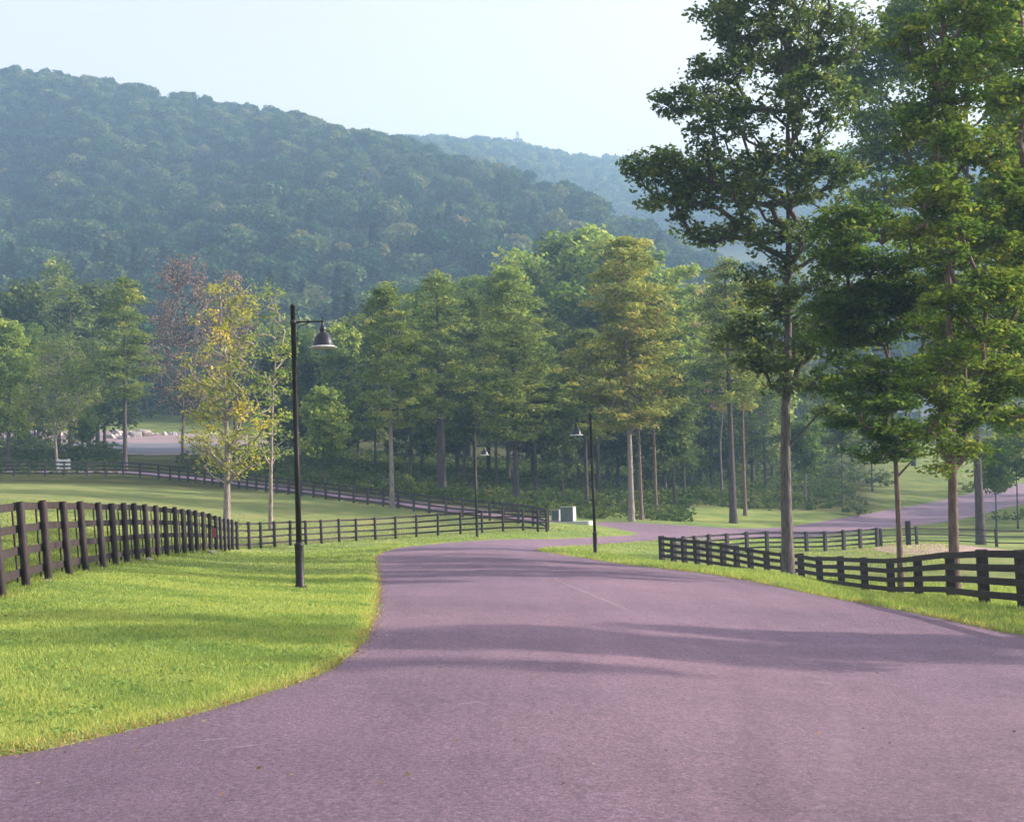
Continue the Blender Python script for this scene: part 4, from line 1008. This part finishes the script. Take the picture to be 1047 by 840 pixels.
def rock(seed, s, flat=.65):
    rng = np.random.default_rng(seed); import bmesh
    bm = bmesh.new(); bmesh.ops.create_icosphere(bm, subdivisions=3, radius=1)
    ds = rng.normal(size=(9, 3)); ds /= np.linalg.norm(ds, axis=1)[:, None]; cut = .5 + .4 * rng.random(9)
    for v in bm.verts:
        c = np.array(v.co)
        for dd, k in zip(ds, cut):
            h = c @ dd
            if h > k: c = c - dd * (h - k)
        c = c * np.array([1.25, .9, flat]) * s; v.co = c
    me = bpy.data.meshes.new('rock'); bm.to_mesh(me); bm.free(); me.materials.append(M_STONE); return me
for (px, py, s, lab, sd_) in ((49, 598, .075, 'small white stone at the foot of the third post of the near left fence', 1), (151, 575, .11, 'white stone under the near left fence halfway along it', 2), (217, 567.5, .17, 'flat white stone at the far end of the near left fence', 3)):
    p = G(px, py); o = link('stone', rock(sd_, s, .5)); o.location = (p[0], p[1], T(p[0], p[1]) + .05 + s * .25); tag(o, lab, 'stone')
m = MB(); m.box(-.05, .05, -.02, .02, 0, .32, .006); o = m.build('red_tag', M_RED); p = P(219, 549, 50.5); o.location = p; tag(o, 'faded red marker hanging on a post near the end of the left fence', 'marker')
# pale boulders at the edge of the lot
bl = [(112, 444, 222, 1.5), (118, 441, 226, 1.9), (124, 444, 221, 1.2), (134, 440, 228, 1.3), (141, 441, 227, 1.7), (147, 441, 228, 2.1), (154, 443, 230, 1.0), (168, 444, 232, 1.0), (178, 443, 233, .9), (44, 446, 226, 1.6), (36, 446, 226, 1.2), (60, 446, 226, 1.2), (215, 446, 233, 1.1)]
bl = [(p_[0] + dx_, p_[1], p_[2] + dd_, p_[3] * sc_) for p_ in bl for dx_, dd_, sc_ in ((0, 0, .62), (5.5, 2.2, .42))]
for i, (px, py, d, s) in enumerate(bl):
    b = base(px, d); o = link('boulder', rock(30 + i, s, .8)); o.location = b + np.array([0, 0, s * .35]); o.rotation_euler = (0, 0, i * 1.3)
    tag(o, 'pale boulder in the heaped row at the back of the gravel lot', 'boulder', 'pale boulders at the back of the lot')

def bush(px, d, w, h, leaf, label, seed, name='bush'):
    rng = np.random.default_rng(seed); b = base(px, d)
    cl = blob_clusters(rng, [(0, 0, h * .5, w, w * .8, h * .45), (w * .5, 0, h * .4, w * .6, w * .5, h * .35), (-w * .5, .1, h * .35, w * .6, w * .5, h * .3)], 14)
    cl[:, 2] = np.abs(cl[:, 2])
    dat = make_tree(seed, h, .05, cl, .34, 26, .22, trunk_top=.6, tipr=.008)
    o = tree_object(name, dat, BARK['dark'], LEAF[leaf], b); tag(o, label, 'bush')
for q_, (bx, bd, bw, bh, bl_) in enumerate(((4, 158, 3.2, 3.6, 'dark low bush at the left edge of the photo under the trees'), (32, 160, 3, 3.2, 'low bush left of the pale stemmed tree'), (80, 157, 3.4, 3.6, 'low bush right of the pale stemmed tree behind the far fence'), (104, 160, 2.6, 3.0, 'low bush just left of the dark trunked windswept pine'), (206, 150, 2.6, 2.4, 'low bush behind the fence left of the yellowing maple trunk'), (262, 148, 3.0, 3.2, 'low bush between the yellowing maple and the thin pale tree'))):
    bush(bx, bd, bw, bh, 'dark', bl_, 80 + q_)
bush(877, 126, 1.1, 1.5, 'dark', 'dark low bush on the grass beside the side road', 71)
bush(860, 165, 3.2, 3.0, 'dark', 'broad dark thicket on the slope right of the small pale trunked tree', 72)
bush(900, 160, 2.0, 2.2, 'dark', 'dark shrub between the broad thicket and the bright slope', 73)
bush(990, 160, 1.3, 1.2, 'maple', 'low green shrub at the side road edge near the tall grey trunk', 74)
bush(412, 128, 1.8, 1.6, 'dark', 'dark shrub under the lone pale trunked pine', 75)
bush(350, 133, 2.0, 1.9, 'dark', 'dark shrub behind the fence right of the nearest lamp', 76)

def house(px, d, w, dp, h, rh, rz, wall, label, name='house', wins=3):
    b = base(px, d); root = empty(name, b, R(rz)); tag(root, label, 'house')
    m = MB(); m.box(-w / 2, w / 2, -dp / 2, dp / 2, -1, h)
    m.add([(-w / 2, -dp / 2, h), (-w / 2, dp / 2, h), (-w / 2, 0, h + rh)], [(0, 1, 2)]); m.add([(w / 2, -dp / 2, h), (w / 2, dp / 2, h), (w / 2, 0, h + rh)], [(0, 2, 1)])
    m.build('wall', wall, root)
    m = MB(); o_ = .5
    for s in (-1, 1):
        V = [(-w / 2 - o_, s * (dp / 2 + o_), h - o_ * rh / (dp / 2)), (w / 2 + o_, s * (dp / 2 + o_), h - o_ * rh / (dp / 2)), (w / 2 + o_, 0, h + rh), (-w / 2 - o_, 0, h + rh)]
        V2 = [(a_[0], a_[1], a_[2] + .18) for a_ in V]
        m.add([(a_[0], a_[1], a_[2] + .02) for a_ in V] + V2, [(0, 1, 2, 3), (7, 6, 5, 4), (0, 4, 5, 1), (1, 5, 6, 2), (3, 2, 6, 7), (0, 3, 7, 4)])
    m.build('roof', M_ROOF, root)
    for k in range(wins):
        x = -w / 2 + w * (k + .5) / wins
        for zz in ((1.0,) if h < 4 else (1.0, 3.8)):
            m = MB(); y = -dp / 2
            for (x0, x1, z0, z1) in ((x - .65, x + .65, zz - .1, zz), (x - .65, x + .65, zz + 1.3, zz + 1.4), (x - .65, x - .55, zz, zz + 1.3), (x + .55, x + .65, zz, zz + 1.3), (x - .03, x + .03, zz, zz + 1.3)):
                m.box(x0, x1, y - .08, y - .004, z0, z1)
            wf = m.build('window', M_WHITE, root)
            m = MB(); m.box(x - .55, x + .55, y - .03, y - .003, zz, zz + 1.3); m.build('pane', M_WIN, wf)
house(938, 262, 8, 6, 5.2, 2.2, -8, M_BLUE, 'blue grey house half hidden behind the maples on the right slope', wins=2)
house(957, 256, 4.5, 5, 4.8, 1.6, -8, M_SIDING, 'pale narrow house standing right against the blue grey house', wins=2)
house(1034, 300, 14, 7, 3.6, 2.4, -4, M_SIDING, 'pale low house at the right edge beyond the side road', wins=4)
house(572, 236, 17, 9, 6.5, 4, 6, M_SIDING, 'added white house behind the pines, stands in for the bright specks in the middle of the wood', wins=6)  # added house; its white walls stand in for bright hazy specks among the pines
# pole on the far ridge
b = base(530, 1195); tp_ = P(530, 134, 1195); H = tp_[2] - b[2]
root = empty('mast', b); tag(root, 'faint lattice mast on the far ridge skyline', 'mast')
m = MB()
for sx, sy in ((-1, -1), (1, -1), (1, 1), (-1, 1)): m.tube([(3 * sx, 3 * sy, -2), (.6 * sx, .6 * sy, H)], .35, 4)
for k in range(6):
    z0 = H * k / 6; s0 = 3 - 2.4 * k / 6; s1 = 3 - 2.4 * (k + 1) / 6; z1 = H * (k + 1) / 6
    m.tube([(-s0, -s0, z0), (s1, -s1, z1)], .22, 4); m.tube([(s0, -s0, z0), (-s1, -s1, z1)], .22, 4)
m.build('lattice', M_CAB, root)
m = MB(); m.box(-4, 4, -.6, .6, H * .72, H * .78); m.box(-5.5, 5.5, -.6, .6, H * .5, H * .55); m.build('crossarm', M_CAB, root)

# ------------------------------------------------------------------ air
m, nt, out = newmat('haze')
pv = nt.nodes.new('ShaderNodeVolumePrincipled'); pv.inputs['Color'].default_value = (.44, .69, 1.0, 1); pv.inputs['Density'].default_value = .00053; pv.inputs['Anisotropy'].default_value = .15
nt.links.new(pv.outputs[0], out.inputs['Volume'])
hb = MB(); zmax = float(gz.max()) + 26; hb.box(-1520, 1520, -1520, 1520, float(gz.min()) - 1.5, zmax)
hz = hb.build('haze', m); tag(hz, kind='stuff')

# ------------------------------------------------------------------ light, sky, camera
w = bpy.data.worlds.new('World'); scene.world = w; w.use_nodes = True
nt = w.node_tree; bg = nt.nodes['Background']
sky = nt.nodes.new('ShaderNodeTexSky'); sky.sky_type = 'NISHITA'; sky.sun_disc = False
sky.sun_elevation = SUN_EL; sky.sun_rotation = SUN_AZ; sky.air_density = 1.3; sky.dust_density = 5.0; sky.ozone_density = 1.5
hs = nt.nodes.new('ShaderNodeHueSaturation'); hs.inputs['Saturation'].default_value = .06
nt.links.new(sky.outputs[0], hs.inputs['Color'])
tm = nt.nodes.new('ShaderNodeMix'); tm.data_type = 'RGBA'; tm.blend_type = 'MULTIPLY'; tm.inputs[0].default_value = 1; tm.inputs[7].default_value = (1.06, .98, .985, 1)
nt.links.new(hs.outputs[0], tm.inputs[6]); nt.links.new(tm.outputs[2], bg.inputs[0]); bg.inputs[1].default_value = .15
sl = bpy.data.lights.new('sun', 'SUN'); sl.energy = 5.0; sl.angle = R(.6); sl.color = (1.0, .86, .70)
so = bpy.data.objects.new('sun', sl); C.objects.link(so)
sv = Vector((math.sin(SUN_AZ) * math.cos(SUN_EL), math.cos(SUN_AZ) * math.cos(SUN_EL), math.sin(SUN_EL)))
so.rotation_euler = sv.to_track_quat('Z', 'Y').to_euler(); so.location = (60, 20, 80)

cam = bpy.data.cameras.new('camera'); co = bpy.data.objects.new('camera', cam); C.objects.link(co); scene.camera = co
cam.sensor_width = 36; cam.sensor_fit = 'HORIZONTAL'; cam.lens = F / 1047 * 36; cam.clip_end = 6000; cam.clip_start = .1
Mx = Matrix(((RT[0], UP[0], -fw[0], EYE[0]), (RT[1], UP[1], -fw[1], EYE[1]), (RT[2], UP[2], -fw[2], EYE[2]), (0, 0, 0, 1)))
co.matrix_world = Mx
vs = scene.view_settings; vs.view_transform = 'Standard'; vs.look = 'None'; vs.gamma = 1; vs.exposure = 1.2
cy = scene.cycles; cy.use_denoising = True
try: cy.denoiser = 'OPENIMAGEDENOISE'
except Exception: pass
cy.max_bounces = 5; cy.diffuse_bounces = 2; cy.glossy_bounces = 2; cy.transmission_bounces = 3; cy.transparent_max_bounces = 12; cy.volume_bounces = 1
cy.sample_clamp_indirect = 3.0
cy.use_adaptive_sampling = True; cy.adaptive_threshold = .03
cy.caustics_reflective = False; cy.caustics_refractive = False
